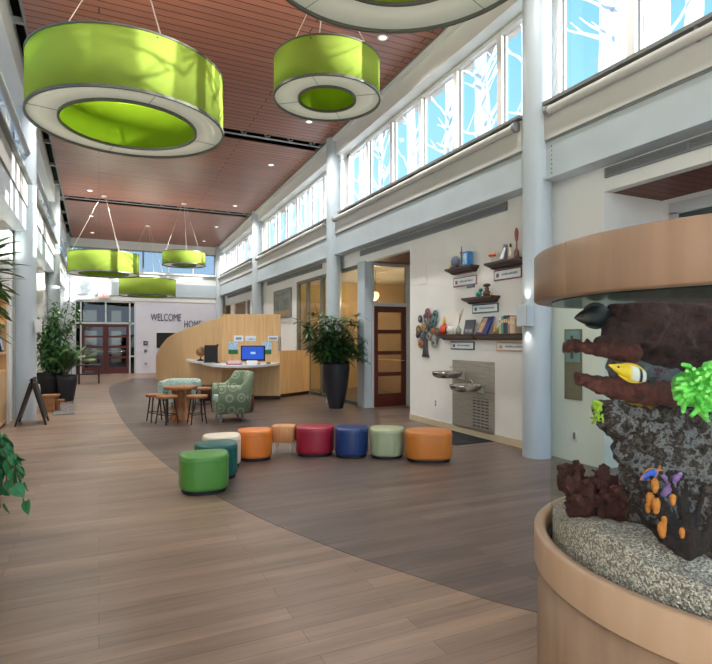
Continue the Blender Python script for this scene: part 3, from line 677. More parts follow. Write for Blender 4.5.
blob('branch_coral', bb, 'rk_red', 'knobbly brown coral arm reaching sideways above the yellow fish', 'coral', vox=.007, disp=.008, dscale=30)
blob('reef_rock', [w(632, 372, 2.22, .085), w(618, 366, 2.22, .05), w(655, 372, 2.25, .11), w(690, 372, 2.25, .13), w(720, 380, 2.25, .14)],
     'rk_pink', 'grey violet encrusted rock ledge behind the yellow fish', 'reef rock', disp=.03)
pts = [(563, 375, .012), (572, 377, .018), (582, 380, .024), (592, 383, .03), (603, 386, .036), (616, 389, .043), (632, 391, .046), (650, 393, .048), (670, 394, .048), (690, 395, .05), (715, 398, .055)]
bb = [w(u, v, 1.98, r) for u, v, r in pts] + [w(u + 4, v + R.uniform(-.5, .5), 1.98, r) for u, v, r in pts]
blob('branch_coral', bb, 'rk_red', 'smooth maroon coral arm tapering sideways below the yellow fish', 'coral', vox=.007, disp=.01, dscale=22)
blob('reef_rock', [w(606, 408, 1.98, .04), w(614, 422, 1.98, .06), w(632, 425, 2.02, .09), w(655, 440, 2.05, .15), w(700, 435, 2.1, .2), w(690, 470, 2.05, .2), w(650, 475, 2.0, .1), w(735, 480, 2.0, .24), w(640, 500, 2.0, .075),
                   w(672, 510, 1.95, .13), w(715, 535, 1.85, .15), w(625, 445, 1.98, .045), w(740, 430, 2.1, .2), w(627, 482, 1.98, .035), w(690, 545, 1.8, .07), w(722, 562, 1.72, .09)],
     'rk_grey', 'large mottled grey and brown reef rock rising from the gravel', 'reef rock', disp=.05, dscale=8)
# dark bushy corals, lower left
def bush(c, n, h, r, label, seed, m_='rk_bush'):
    q = random.Random(seed); bb = [(c + Vector((0, 0, .02)), r * .5)]
    for k in range(n):
        a = q.uniform(0, 2 * pi); l = q.uniform(.5, 1) * r; hh = h * q.uniform(.55, 1) * (1 - .35 * l / r)
        for s in range(7):
            f = s / 6; p = c + Vector((math.cos(a) * l * f, math.sin(a) * l * f, hh * f ** .8)); bb.append((p, .021 * (1 - .35 * f)))
            if s > 2: bb.append((p + Vector((q.uniform(-.02, .02), q.uniform(-.02, .02), q.uniform(-.01, .02))), .011))
    return blob('bush_coral', bb, m_, label, 'coral', vox=.0075, disp=.024, dscale=34)
bush(W(584, 514, 2.13), 40, .235, .135, 'dark maroon bushy coral on the gravel near the glass edge', 3)
bush(W(618, 516, 2.04), 26, .20, .10, 'maroon ruffled coral between the bushy coral and grey rock', 5)
bb = [w(603 + R.uniform(-1, 1), 520 - k * 5.2, 2.06, .018 + .006 * (k % 2)) for k in range(11)] + [w(603 + (5 if k % 2 else -5), 515 - k * 5.2, 2.06, .009) for k in range(10)]
blob('branch_coral', bb, 'rk_bush', 'upright notched dark coral column beside the bushy coral', 'coral', vox=.007, disp=.008, dscale=30)
# black and orange gorgonian in front
M['rk_blackorange'] = rockmat('black_coral_skin', [(14, 10, 12), (24, 16, 18), (40, 24, 22), (18, 12, 16)], 20)
M['orange'] = rockmat('orange_sponge', [(150, 84, 30), (196, 122, 50), (176, 100, 40)], 20)
base = W(690, 556, 1.62); bb = []
tips = [(642, 492, 1.74), (652, 478, 1.74), (668, 474, 1.74), (686, 480, 1.72), (703, 492, 1.7), (716, 506, 1.68), (652, 522, 1.68), (636, 508, 1.76), (725, 520, 1.64), (660, 500, 1.7), (690, 515, 1.66)]
for u, v, d in tips:
    e = W(u, v, d); mid = base.lerp(e, .5) + Vector((R.uniform(-.03, .03), R.uniform(-.03, .03), -.02))
    for s in range(16):
        f = s / 15; p = base.lerp(mid, f).lerp(mid.lerp(e, f), f); bb.append((p, .0165 - .0085 * f))
t2 = blob('fan_coral', bb, 'rk_blackorange', 'black branching coral with orange patches standing before the grey rock', 'coral', vox=.0055, disp=.008, dscale=30)
for u, v, d, r in ((650, 500, 1.69, .016), (656, 506, 1.66, .017), (662, 530, 1.63, .017), (648, 508, 1.69, .012), (673, 500, 1.66, .012), (682, 533, 1.6, .011), (664, 522, 1.64, .012), (655, 486, 1.7, .016)):
    q = MB(); q.ball(W(u, v, d), (r * .7, r * .7, r * 1.5), 12, nz=.35, ns=5); o = make('orange_patch', q, 'orange'); o.parent = t2
    o['label'] = 'orange patch'
bb = [w(668, 490, 1.84, .012), w(672, 484, 1.84, .014), w(676, 478, 1.84, .012), w(664, 494, 1.84, .012), w(680, 474, 1.84, .009), w(667, 480, 1.84, .01), w(663, 476, 1.84, .009)]
blob('purple_coral', bb, rockmat('purple_coral_skin', [(96, 66, 116), (150, 110, 170), (170, 130, 180)], 20), 'small purple coral sprig above the black and orange coral', 'coral', vox=.006, disp=.005, dscale=40)
m = MB(); m.ball(W(616, 489, 2.0), (.022, .022, .012), 14, nz=.3); make('red_sponge', m, mat('red_sponge_skin', (214, 74, 58), .7, var=.2), label='small bright red sponge between dark coral and grey rock', cat='sponge')
m = MB()
for k in range(26):
    a = W(599 + R.uniform(-4, 4), 412 + R.uniform(-8, 10), 1.95); m.tube([a, a + Vector((R.uniform(-.03, .0), R.uniform(-.02, .02), R.uniform(-.03, .03)))], [.006, .003], 5)
make('polyp_coral', m, mat('lime_polyp', (150, 180, 60), .6, var=.2), label='lime green polyp tuft on the rock edge below the maroon arm', cat='coral')
# green anemone
ac = W(694, 388, 1.72); t2 = thing('sea_anemone', ac, 'bright green sea anemone with stubby tentacles on the rock', 'anemone')
M['anem'] = mat('green_anemone_skin', (96, 200, 84), .45, scale=20, rgb2=(140, 226, 110))
m = MB(); m.ball(ac, (.07, .06, .06), 18, nz=.15); make('body', m, 'anem', t2)
back = Vector((-SN, -CS, 0)); side = Vector((CS, -SN, 0)); m = MB()
for k in range(100):
    a = R.uniform(0, 2 * pi); rr = math.sqrt(R.random()); dr = (side * math.cos(a) * rr * 1.0 + Vector((0, 0, 1)) * math.sin(a) * rr * 1.0 + back * math.sqrt(max(0, 1 - rr * rr * .9))).normalized()
    p0 = ac + dr * .05; p1 = ac + dr * .085 + Vector((R.uniform(-.01, .01), R.uniform(-.01, .01), .0)); p2 = p1 + dr * .015 + Vector((R.uniform(-.02, .02), R.uniform(-.02, .02), -.006))
    m.tube([p0, p1, p2], [.010, .0095, .006], 6)
tn = make('tentacles', m, 'anem', t2); tn['kind'] = 'stuff'

def fishmat(name, stops):
    m, nt, p = newmat(name); L = nt.links.new; tc = nt.nodes.new('ShaderNodeTexCoord'); sp = nt.nodes.new('ShaderNodeSeparateXYZ'); L(tc.outputs['Generated'], sp.inputs[0])
    rp = nt.nodes.new('ShaderNodeValToRGB'); e = rp.color_ramp.elements
    while len(e) > 1: e.remove(e[-1])
    for k, (pos, c) in enumerate(stops):
        x = e[0] if k == 0 else e.new(pos); x.position = pos; x.color = (*lin(c), 1)
    L(sp.outputs[0], rp.inputs[0]); L(rp.outputs[0], p.inputs['Base Color']); inp(p, 'Roughness', .4); return m
def fish(name, c, L, hgt, thick, yawdir, pitch, m_, finm, label, eye=True, snout=.35, tailm=None):
    """side-on fish, nose along +x locally"""
    t = thing(name, c, label, 'fish', rz=math.atan2(yawdir.y, yawdir.x)); rot = Matrix.Rotation(-pitch, 4, 'Y')
    rings = []
    for k in range(15):
        f = k / 14; x = L * (f - .5)
        pr = max(.02, math.sin(pi * min(1, f ** .75)) ** .7) if 0 < f < 1 else .05
        if f < .2: pr = max(pr, .22)
        if f > .8: pr *= 1 - (f - .8) * snout * 2
        rings.append([rot @ Vector((x, math.cos(a) * thick * pr, math.sin(a) * hgt * pr)) for a in [2 * pi * i / 14 for i in range(14)]])
    m = MB(); m.loft(rings); b = lpart(t, 'body', m, m_)
    m = MB(); x0 = -.47 * L
    m.add([rot @ Vector(p) for p in ((x0, .002, .2 * hgt), (x0 - .22 * L, .002, .75 * hgt), (x0 - .15 * L, .002, 0), (x0 - .22 * L, .002, -.75 * hgt), (x0, .002, -.2 * hgt),
                                     (x0, -.002, .2 * hgt), (x0 - .22 * L, -.002, .75 * hgt), (x0 - .15 * L, -.002, 0), (x0 - .22 * L, -.002, -.75 * hgt), (x0, -.002, -.2 * hgt))],
          [(0, 1, 2, 3, 4), (9, 8, 7, 6, 5)] + [(i, 5 + i, 5 + (i + 1) % 5, (i + 1) % 5) for i in range(5)]); lpart(t, 'tail_fin', m, tailm or finm)
    for s in (1, -1):
        m = MB(); n = 7; up = []; lo = []
        for k in range(n):
            f = k / (n - 1); x = L * (.22 - .58 * f); zz = hgt * max(.3, math.sin(pi * min(1, (x / L + .5) ** .75)) ** .7)
            up.append((x, 0, s * (zz + hgt * .28 * math.sin(pi * min(1, .15 + f * .8))))); lo.append((x, 0, s * zz * .85))
        vs = [Vector((p[0], q, p[2])) for q in (.0025, -.0025) for p in lo + up]
        fs = [(i, i + 1, n + i + 1, n + i) for i in range(n - 1)] + [(2 * n + i, 3 * n + i, 3 * n + i + 1, 2 * n + i + 1) for i in range(n - 1)] + [(n + i, n + i + 1, 3 * n + i + 1, 3 * n + i) for i in range(n - 1)]
        m.add([rot @ v for v in vs], fs); lpart(t, 'dorsal_fin' if s > 0 else 'anal_fin', m, finm)
    if eye:
        for s in (1, -1):
            m = MB(); m.ball(rot @ Vector((.30 * L, s * thick * .72, .12 * hgt)), hgt * .15, 10); lpart(t, 'eye', m, 'black')
    return t
lefty = Vector((-CS, SN, 0))
Y_, K_, W_ = (226, 190, 30), (16, 16, 24), (214, 216, 220)
M['f_fox'] = fishmat('foxface_skin', [(0, K_), (.10, K_), (.12, W_), (.2, W_), (.22, K_), (.27, K_), (.30, W_), (.42, W_), (.52, Y_), (1, Y_)])
M['f_yel'] = mat('yellow_fin', (214, 176, 36), .5)
M['f_blk'] = mat('black_fin', (18, 18, 28), .5)
fish('reef_fish', W(629, 372, 1.9), .15, .026, .015, lefty, .34, 'f_fox', 'f_yel', 'yellow fish with black and white tail bands above the maroon arm', tailm='f_blk')
M['f_fox2'] = fishmat('shade_dimmed_skin', [(0, K_), (.2, K_), (.24, (150, 150, 140)), (.34, K_), (.42, (150, 122, 30)), (1, (150, 118, 26))])  # foxface colours dimmed, the shade is put into the skin
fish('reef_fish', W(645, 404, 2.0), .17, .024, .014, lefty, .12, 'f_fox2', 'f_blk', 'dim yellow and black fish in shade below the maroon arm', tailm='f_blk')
M['f_tang'] = fishmat('dark_blue_skin', [(0, (20, 60, 86)), (.15, (16, 30, 42)), (.6, (20, 26, 32)), (1, (40, 34, 30))])
fish('reef_fish', W(593, 316, 2.15), .15, .042, .018, lefty, -.1, 'f_tang', 'f_tang', 'dark oval fish just under the water surface near the hood', snout=.2)
M['f_bo'] = fishmat('blue_orange_skin', [(0, (190, 120, 40)), (.3, (30, 80, 190)), (.75, (28, 84, 200)), (1, (200, 130, 50))])
fish('reef_fish', W(649, 475, 1.78), .07, .015, .01, lefty, -.5, 'f_bo', 'orange', 'small vivid blue fish with orange fins above the black coral')
l = bpy.data.lights.new('aquarium_lamp', 'AREA'); l.energy = 6.5; l.size = .9; l.shape = 'DISK'; l.color = (.92, .97, 1)
o = bpy.data.objects.new('aquarium_lamp', l); COL.objects.link(o); o.parent = t; o.location = (0, 0, 1.79)

# ------------------------------------------------------------------ ottomans
def rrect(w_, d_, n=40, e=2.9, taper=0.0, bow=0.0):
    o = []
    for i in range(n):
        a = 2 * pi * i / n; c, s = math.cos(a), math.sin(a)
        x = math.copysign(abs(c) ** (2 / e), c) * w_ / 2; y = math.copysign(abs(s) ** (2 / e), s) * d_ / 2
        o.append((x * (1 + taper * y / d_), y + bow * (1 - (2 * x / w_) ** 2)))
    return o
def ottoman(u, d, w_, dp, rz, colour, label, H=.37, taper=.25):
    p = W(u, HZ + EYE * F / d, d)
    t = thing('ottoman', (p.x, p.y, 0), label, 'ottoman', 'colourful wedge ottomans in a curve', rz=-TH + rz)
    P = rrect(w_, dp, taper=taper)
    def ring(s, z): return [(x * s, y * s, z) for x, y in P]
    m = MB(); m.loft([ring(.90, 0.0), ring(.90, .045)]); lpart(t, 'base', m, 'black')
    m = MB(); m.loft([ring(.93, .04), ring(.985, .05), ring(1.0, .075), ring(1.0, H - .045), ring(.99, H - .02), ring(.962, H - .006), ring(.91, H), ring(.45, H + .004)], True, True, capsmooth=True); b = lpart(t, 'cushion', m, colour)
    m = MB(); pr = [Vector((x * 1.0, y * 1.0, H - .045)) for x, y in P]
    m.tube(pr + pr[:1], .004, 5, cap=False); lpart(t, 'piping', m, colour, b)
    m = MB()
    for i in (7, 13, 27, 33): m = MB(); m.tube([(P[i][0], P[i][1], .07), (P[i][0], P[i][1], H - .045)], .003, 4); lpart(t, 'seam', m, colour, b)
    return t
ottoman(204.5, 5.40, .47, .42, .35, 'o_green', 'bright green ottoman at the near end of the curve')
ottoman(217, 5.93, .44, .42, .5, 'o_teal', 'dark teal ottoman tucked behind the bright green one')
ottoman(222.5, 6.43, .43, .39, .45, 'o_white', 'cream white ottoman between teal and orange ones')
ottoman(255, 6.82, .42, .39, .2, 'o_orange', 'bright orange ottoman beside the wooden bench seat')
ottoman(314.5, 7.08, .49, .42, -.05, 'o_red', 'crimson red ottoman between wooden bench seat and blue ottoman')
ottoman(351.2, 7.00, .42, .44, -.10, 'o_blue', 'navy blue ottoman between red and sage ones')
ottoman(386.8, 6.95, .43, .44, -.12, 'o_sage', 'pale sage green ottoman between blue and tan ones')
ottoman(428.5, 6.76, .58, .46, -.02, 'o_tan', 'wide caramel tan ottoman at the fountain end of the curve', taper=.1)
p = W(284, 0, 7.13); t = thing('bench_seat', (p.x, p.y, 0), 'light wooden block seat on thin metal legs between orange and red ottomans', 'bench', rz=-TH)
m = MB(); P = rrect(.30, .30, e=5)
m.loft([[(x * .97, y * .97, .17) for x, y in P], [(x, y, .18) for x, y in P], [(x, y, .36) for x, y in P], [(x * .97, y * .97, .37) for x, y in P]], True, True); lpart(t, 'seat', m, 'benchwood')
for sx in (-1, 1):
    for sy in (-1, 1):
        x, y = sx * .10, sy * .10
        m = MB(); m.tube([(x - .03, y, .17), (x * 1.12, y * 1.12, .006), (x + .03, y, .17)], .006, 6); lpart(t, 'leg', m, 'polish')

# ------------------------------------------------------------------ reception desk
A = Vector((2.75, 13.63)); Bp = Vector((4.06, 13.03)); un = (Bp - A).normalized(); nn = Vector((-un.y, un.x))   # nn points away from the camera
t = thing('reception_desk', (3.6, 13.3, 0), 'light birch reception desk with tall panel, curved sloping wall and grey shelf', 'reception desk')
def slab(a, b, z0, z1, th=.06):
    m = MB(); q = (b - a).normalized(); k = Vector((-q.y, q.x)) * th
    m.hexa([(a.x, a.y, z0), (b.x, b.y, z0), (b.x + k.x, b.y + k.y, z0), (a.x + k.x, a.y + k.y, z0)], [(a.x, a.y, z1), (b.x, b.y, z1), (b.x + k.x, b.y + k.y, z1), (a.x + k.x, a.y + k.y, z1)]); return m
ZP = 2.115
make('tall_panel', slab(A, Bp, .09, ZP, .1), 'birch', t)
make('plinth', slab(A + nn * .03, Bp + nn * .03, 0, .1, .05), 'walnut', t)
L0, L1 = Vector((4.1, 13.35)), Vector((5.2, 14.0))
make('low_panel', slab(L0, L1, .09, 1.2, .08), 'birch', t)
make('plinth', slab(L0 + Vector((-.01, .03)), L1 + Vector((-.01, .03)), 0, .1, .05), 'walnut', t)
make('low_panel_return', slab(Bp, Vector((4.16, 13.25)), 1.2, 1.56, .05), 'grille', t)
# curved wall
ctrl = [(2.75, 13.63), (2.56, 14.9), (2.28, 16.7), (2.05, 18.7), (1.93, 20.6), (1.95, 21.9), (2.2, 22.6)]
pl = smoothline(ctrl, 6); n = len(pl)
tops = {0: 2.1, 6: 2.0, 12: 1.84, 18: 1.62, 24: 1.25, 30: .8, 36: .1}
def topz(i):
    k = min(30, i // 6 * 6); f = (i - k) / 6; return tops[k] * (1 - f) + tops[k + 6] * f
prof = [(155, 361), (157, 353), (161, 346), (167, 338.5), (175, 333.5), (185, 329.5), (195, 325.8), (206, 321.8), (217, 318.6), (222, 317)]
def profz(p):                              # surveyed top line of the curved wall
    a, d = p[0] * CS - p[1] * SN, p[0] * SN + p[1] * CS; u = CX + F * a / d
    if u <= prof[0][0]: v = 361 + (155 - u) * 6
    else:
        v = prof[-1][1]
        for (ua, va), (ub, vb) in zip(prof, prof[1:]):
            if ua <= u <= ub: v = va + (vb - va) * (u - ua) / (ub - ua); break
    return max(.1, EYE + (HZ - v) / F * d)
tz = [profz(p) for p in pl]; 
for i in range(1, n): tz[i] = min(tz[i], tz[i - 1])
rings = []
for i in range(n):
    a = Vector(pl[max(i - 1, 0)]); b = Vector(pl[min(i + 1, n - 1)]); q = (b - a).normalized(); k = Vector((q.y, -q.x)) * .14; p = Vector(pl[i])
    p2 = p + k
    rings.append([(p.x, p.y, 0), (p2.x, p2.y, 0), (p2.x, p2.y, tz[i]), (p.x, p.y, tz[i])])
m = MB(); m.loft(rings, True, False); make('curved_wall', m, 'birch', t)
m = MB(); m.loft([[(a[2][0] * .0 + a[3][0], a[3][1], a[3][2] + .001), (a[2][0], a[2][1], a[2][2] + .001), (a[2][0], a[2][1], a[2][2] + .012), (a[3][0], a[3][1], a[3][2] + .012)] for a in rings], True, False); make('wall_cap', m, 'birch_edge', t)
def poly_px(pts, z): return [(fl(u, v, z).x, fl(u, v, z).y) for u, v in pts]
ct = poly_px([(277, 363.4), (262, 364.9), (245, 365.6), (228, 365.6), (213, 364.7), (203, 362.9), (201, 361.8)], .915) + [(A.x - .02, A.y - .01), (Bp.x, Bp.y)]
m = MB(); m.prism(ct, .865, .915); make('countertop', m, 'counter', t, bevel=.008)
ct2 = poly_px([(206, 362.2), (195, 361.6), (188, 360.5), (186, 359.5), (189, 358.2)], .925) + [(2.52, 14.8), (2.66, 13.75)]
m = MB(); m.prism(ct2, .885, .93); make('side_shelf', m, 'counter', t, bevel=.008)
def onpanel(u, off=.012):                  # point on the panel's front face
    a = (u - CX) / F; dx, dy = a * CS + SN, -a * SN + CS
    k = (A.x * un.y - A.y * un.x) / (dx * un.y - dy * un.x)
    return Vector((dx * k, dy * k)) - nn * off, dx * 0 + k
def card(name, u0, u1, v0, v1, m_, label, cat, th=.006, deco=None):
    p0, d0 = onpanel(u0); p1, d1 = onpanel(u1); dm = (d0 + d1) / 2
    z0, z1 = EYE - (v1 - HZ) / F * dm, EYE - (v0 - HZ) / F * dm
    o = make(name, slab(p0, p1, z0, z1, th), m_, label=label, cat=cat)
    for (a, b, c, e, mm, nm) in deco or ():
        q0 = p0.lerp(p1, a) - nn * .002; q1 = p0.lerp(p1, b) - nn * .002; x = make(nm, slab(q0, q1, z0 + (z1 - z0) * c, z0 + (z1 - z0) * e, .002), mm, o)
    return o
M['paper'] = mat('white_card', (232, 234, 236), .6); M['sky'] = mat('sky_blue_print', (96, 170, 214), .5, rgb2=(210, 226, 238), scale=30); M['grassp'] = mat('green_print', (28, 104, 58), .5)
M['ink'] = mat('grey_blue_ink', (120, 150, 176), .6)
dec = [(0, 1, .35, 1, 'sky', 'picture'), (0, 1, 0, .35, 'grassp', 'picture')]
card('postcard_poster', 228.5, 238, 342, 354, 'paper', 'blue and green landscape poster on the desk panel beside the red binder', 'poster', deco=dec)
card('postcard_poster', 262.5, 271.5, 342, 354, 'paper', 'blue and green landscape poster on the desk panel behind the small black device', 'poster', deco=dec)
card('paper_sign', 234, 243.5, 335.5, 341.5, 'paper', 'plain white paper sign above the red binder', 'sign', deco=[(.2, .8, .3, .7, 'ink', 'lettering')])
card('paper_sign', 245.5, 256, 336, 341, 'paper', 'white and blue paper sign directly above the monitor', 'sign', deco=[(.15, .95, .15, .55, 'sky', 'lettering')])
card('paper_sign', 268, 278, 336, 340.5, 'paper', 'pale blue paper sign at the outer edge of the desk panel', 'sign', deco=[(.1, .9, .2, .7, 'ink', 'lettering')])
def deskpt(u, v, z=.915): return fl(u, v, z)
# monitor
p = deskpt(253, 364.2); t = thing('computer_monitor', (p.x, p.y, .917), 'black desktop monitor with a blue screen on the grey shelf', 'monitor', rz=math.atan2(un.y, un.x))
m = MB(); m.box(-.28, .28, -.02, .03, .07, .43); lpart(t, 'casing', m, 'black', bevel=.008)
m = MB(); m.box(-.25, .25, -.024, -.019, .115, .405); s = lpart(t, 'screen', m, emis('blue_screen', (30, 76, 176), .55))
m = MB(); m.box(-.05, .06, -.027, -.0235, .235, .285); lpart(t, 'screen_logo', m, emis('pale_logo', (150, 190, 230), .5), s)
m = MB(); m.box(-.04, .04, .0, .04, .01, .1); m.box(-.16, .16, -.07, .08, 0, .018); lpart(t, 'stand', m, 'black')
p = deskpt(252, 365); t = thing('label_card', (p.x, p.y, .917), 'small white card standing before the monitor', 'card', rz=math.atan2(un.y, un.x))
m = MB(); m.hexa([(-.12, -.03, .0), (.12, -.03, 0), (.12, .03, 0), (-.12, .03, 0)], [(-.12, .0, .1), (.12, 0, .1), (.12, .004, .1), (-.12, .004, .1)]); lpart(t, 'card', m, 'paper')
p = deskpt(234.5, 364.6); t = thing('paper_tray', (p.x, p.y, .917), 'pale pink stack of papers in red tray on the shelf', 'tray', rz=math.atan2(un.y, un.x))
m = MB(); m.box(-.16, .16, -.1, .1, 0, .02); m.box(-.165, -.15, -.1, .1, 0, .06); lpart(t, 'tray', m, mat('red_tray', (170, 46, 66), .5))
m = MB(); m.box(-.14, .15, -.09, .09, .021, .085); lpart(t, 'papers', m, mat('pink_white_paper', (226, 200, 206), .7))
p = deskpt(268.5, 364); t = thing('computer_mouse', (p.x, p.y, .915), 'small black mouse on the shelf beside the monitor', 'mouse')
m = MB(); m.ball((p.x, p.y, .937), (.06, .035, .018), 12); make('body', m, 'black', t)
m = MB(); m.box(p.x - .004, p.x + .004, p.y - .036, p.y - .02, .935, .945); make('wheel', m, 'grille', t)
p = deskpt(200.5, 360.8, .932); t = thing('desk_globe', (p.x, p.y, .932), 'small brown globe on a dark stand on the side shelf', 'globe')
m = MB(); m.lathe([(0, 0), (.09, 0), (.08, .03), (.015, .05), (.015, .1), (0, .1)], p, 20); make('stand', m, 'black', t)
m = MB(); m.ball(p + Vector((0, 0, .23)), .115, 24); make('ball', m, mat('brown_globe_map', (150, 108, 66), .4, scale=6, rgb2=(96, 66, 44)), t)
m = MB(); m.tube([p + Vector((math.sin(a) * .13, 0, .23 - math.cos(a) * .13)) for a in [pi * k / 10 for k in range(11)]], .008, 6); make('meridian_arm', m, 'walnut', t)
p = deskpt(211, 362.4, .932); t = thing('wire_rack', (p.x, p.y, .932), 'black mesh letter rack standing beside the globe', 'rack', rz=-.25)
m = MB(); m.box(-.15, .15, -.1, -.08, .02, .40); m.box(-.15, .15, .02, .04, .02, .42); m.box(-.15, .15, .12, .14, .02, .42); m.box(-.16, .16, -.12, .15, 0, .03); lpart(t, 'frame', m, 'black', bevel=.005)
for k in range(3):
    m = MB(); m.box(-.12, .12, -.07 + k * .05, -.05 + k * .05, .03, .3 + .04 * k); lpart(t, 'folder', m, mat('dark_folder', (50 + 12 * k, 54 + 10 * k, 56), .6))
m = MB(); p = deskpt(217.5, 363, .932); t = thing('desk_microphone', (p.x, p.y, .93), 'thin black microphone stand between rack and desk panel', 'microphone')
m.tube([p, p + Vector((0, 0, .40))], .008, 6); make('stem', m, 'black', t); m = MB(); m.ball(p + Vector((0, 0, .42)), .03, 10); make('head', m, 'black', t); m = MB(); m.lathe([(0, 0), (.06, 0), (.05, .015), (0, .02)], p, 16); make('base', m, 'black', t)
# ------------------------------------------------------------------ lounge: table, stools, armchair, loveseat
p = fl(181, 420); t = thing('tree_trunk_table', (p.x, p.y, 0), 'round wooden side table on a flared tree trunk base among the stools', 'table')
def wobble(r, n=28, a=.08, seed=0):
    q = random.Random(seed); ph = [q.uniform(0, 6) for _ in range(4)]
    return [(r * (1 + a * sum(math.sin((k + 2) * 2 * pi * i / n + ph[k]) / (k + 1.5) for k in range(4))) * math.cos(2 * pi * i / n), r * (1 + a * sum(math.sin((k + 2) * 2 * pi * i / n + ph[k]) / (k + 1.5) for k in range(4))) * math.sin(2 * pi * i / n)) for i in range(n)]
P = wobble(.31, seed=2); m = MB(); m.loft([[(x * .96, y * .96, .575) for x, y in P], [(x, y, .59) for x, y in P], [(x, y, .615) for x, y in P], [(x * .97, y * .97, .63) for x, y in P]]); lpart(t, 'table_top', m, 'stoolwood')
m = MB(); m.loft([[(x * s, y * s, z) for x, y in wobble(1, a=.22, seed=5)] for s, z in ((.24, 0), (.20, .05), (.15, .16), (.125, .3), (.14, .45), (.18, .58))]); lpart(t, 'trunk', m, 'trunkwood')
def stool(p, label, rz=0):
    t = thing('slab_stool', (p.x, p.y, 0), label, 'stool', 'wood slab stools around the trunk table', rz=rz)
    P = wobble(.185, 24, .07, seed=int(p.x * 100)); m = MB(); m.loft([[(x * .95, y * .95, .455) for x, y in P], [(x, y, .465) for x, y in P], [(x, y, .495) for x, y in P], [(x * .95, y * .95, .505) for x, y in P]]); lpart(t, 'seat', m, 'stoolwood')
    feet = []
    for k in range(4):
        a = pi / 4 + k * pi / 2; c, s = math.cos(a), math.sin(a); m = MB()
        m.tube([(c * .12, s * .12, .46), (c * .19, s * .19, 0.0)], [.015, .011], 8); lpart(t, 'leg', m, 'darkleg'); feet.append((c * .165, s * .165, .17))
    for k in range(4):
        m = MB(); m.tube([feet[k], feet[(k + 1) % 4]], .008, 6); lpart(t, 'stretcher', m, 'darkleg')
    return t
stool(fl(156.5, 421.5), 'slab stool with dark legs, outermost from the armchair', .2)
stool(fl(167, 424), 'slab stool with dark legs, in the middle of the front three', .6)
stool(fl(197, 423.5), 'slab stool with dark legs right beside the patterned armchair', .1)
stool(fl(203, 412), 'slab stool mostly hidden behind the trunk table and armchair', .4)
for (u, v, lb) in ((243.5, 411.5, 'maroon cube stool peeking out behind the patterned armchair'), (203, 400, 'maroon cube stool in front of the desk behind the trunk table')):
    p = fl(u, v); t = thing('cube_stool', (p.x, p.y, 0), lb, 'stool', 'maroon cube stools', rz=-.4)
    P = rrect(.40, .40, e=8); m = MB(); m.loft([[(x * .97, y * .97, .03) for x, y in P], [(x, y, .05) for x, y in P], [(x, y, .34) for x, y in P], [(x * .95, y * .95, .36) for x, y in P]]); lpart(t, 'cushion', m, 'maroon')
    m = MB(); m.loft([[(x * .9, y * .9, 0) for x, y in P], [(x * .9, y * .9, .035) for x, y in P]]); lpart(t, 'base', m, 'black')
def tub_chair(p, rz, W_, D_, HB, HA, label, cat, nm, fab, seatfab):
    """upholstered tub: arms and back in one curved shell, loose seat, tapered legs; faces local +x"""
    t = thing(nm, (p.x, p.y, 0), label, cat, rz=rz); th = .10
    path = []; nearside = 1
    hw, hd = W_ / 2, D_ / 2; rc = .16
    for k in range(7): path.append((hd - .02 - k * (2 * hd - .04 - rc) / 6, -hw))
    for k in range(1, 6): a = k / 6 * pi / 2; path.append((-hd + .02 + rc - math.sin(a) * rc, -hw + rc - math.cos(a) * rc))
    for k in range(7): path.append((-hd + .02, -hw + rc + k * (2 * hw - 2 * rc) / 6))
    path += [(x, -y) for x, y in reversed(path[:12])]
    n = len(path); rings = []
    for i, (x, y) in enumerate(path):
        xa, ya = path[max(i - 1, 0)]; xb, yb = path[min(i + 1, n - 1)]; q = math.hypot(xb - xa, yb - ya); nx, ny = -(yb - ya) / q, (xb - xa) / q
        f = max(0, min(1, (-x - hd * (.5 if y * nearside > 0 else .0)) / (hd * .4))); f = f * f * (3 - 2 * f); h = HA + (HB - HA) * f; z0 = .16
        lean = -.07 * f
        inx, iny = x - nx * -th, y + ny * th
        pts = [(0, z0), (0, h - .04), (.02, h - .01), (.05, h), (.08, h - .01), (th, h - .04), (th, z0)]
        rings.append([(x + nx * o + (lean * (z - z0) / (h - z0)), y + ny * o, z) for o, z in pts])
    m = MB(); m.loft(rings, True, True); lpart(t, 'shell', m, fab)
    P = rrect(2 * hd - .10, W_ - 2 * th - .02, e=7); m = MB()
    m.loft([[(x + .05, y, .16) for x, y in P], [(x + .05, y, .36) for x, y in P]], True, True); lpart(t, 'seat_base', m, fab)
    m = MB(); m.loft([[(x * .97 + .06, y * .97, .36) for x, y in P], [(x + .06, y, .38) for x, y in P], [(x + .06, y, .44) for x, y in P], [(x * .95 + .06, y * .95, .47) for x, y in P]], True, True); lpart(t, 'seat_cushion', m, seatfab)
    for sx in (-1, 1):
        for sy in (-1, 1):
            m = MB(); m.tube([(sx * (hd - .09), sy * (hw - .07), .17), (sx * (hd - .07), sy * (hw - .06), 0)], [.028, .018], 8); lpart(t, 'leg', m, 'grille')
    return t
a = math.atan2(lefty.y, lefty.x)
tub_chair(fl(229.5, 420), a + .42, .57, .55, .90, .67, 'sage green armchair with pale ring pattern, turned toward the trunk table', 'armchair', 'tub_armchair', 'ringfab', 'tealfab')
tub_chair(fl(181, 408), math.atan2(-CS, -SN) , .64, .52, .62, .60, 'low pale teal patterned loveseat behind the trunk table', 'loveseat', 'low_loveseat', 'tealfab', 'tealfab')

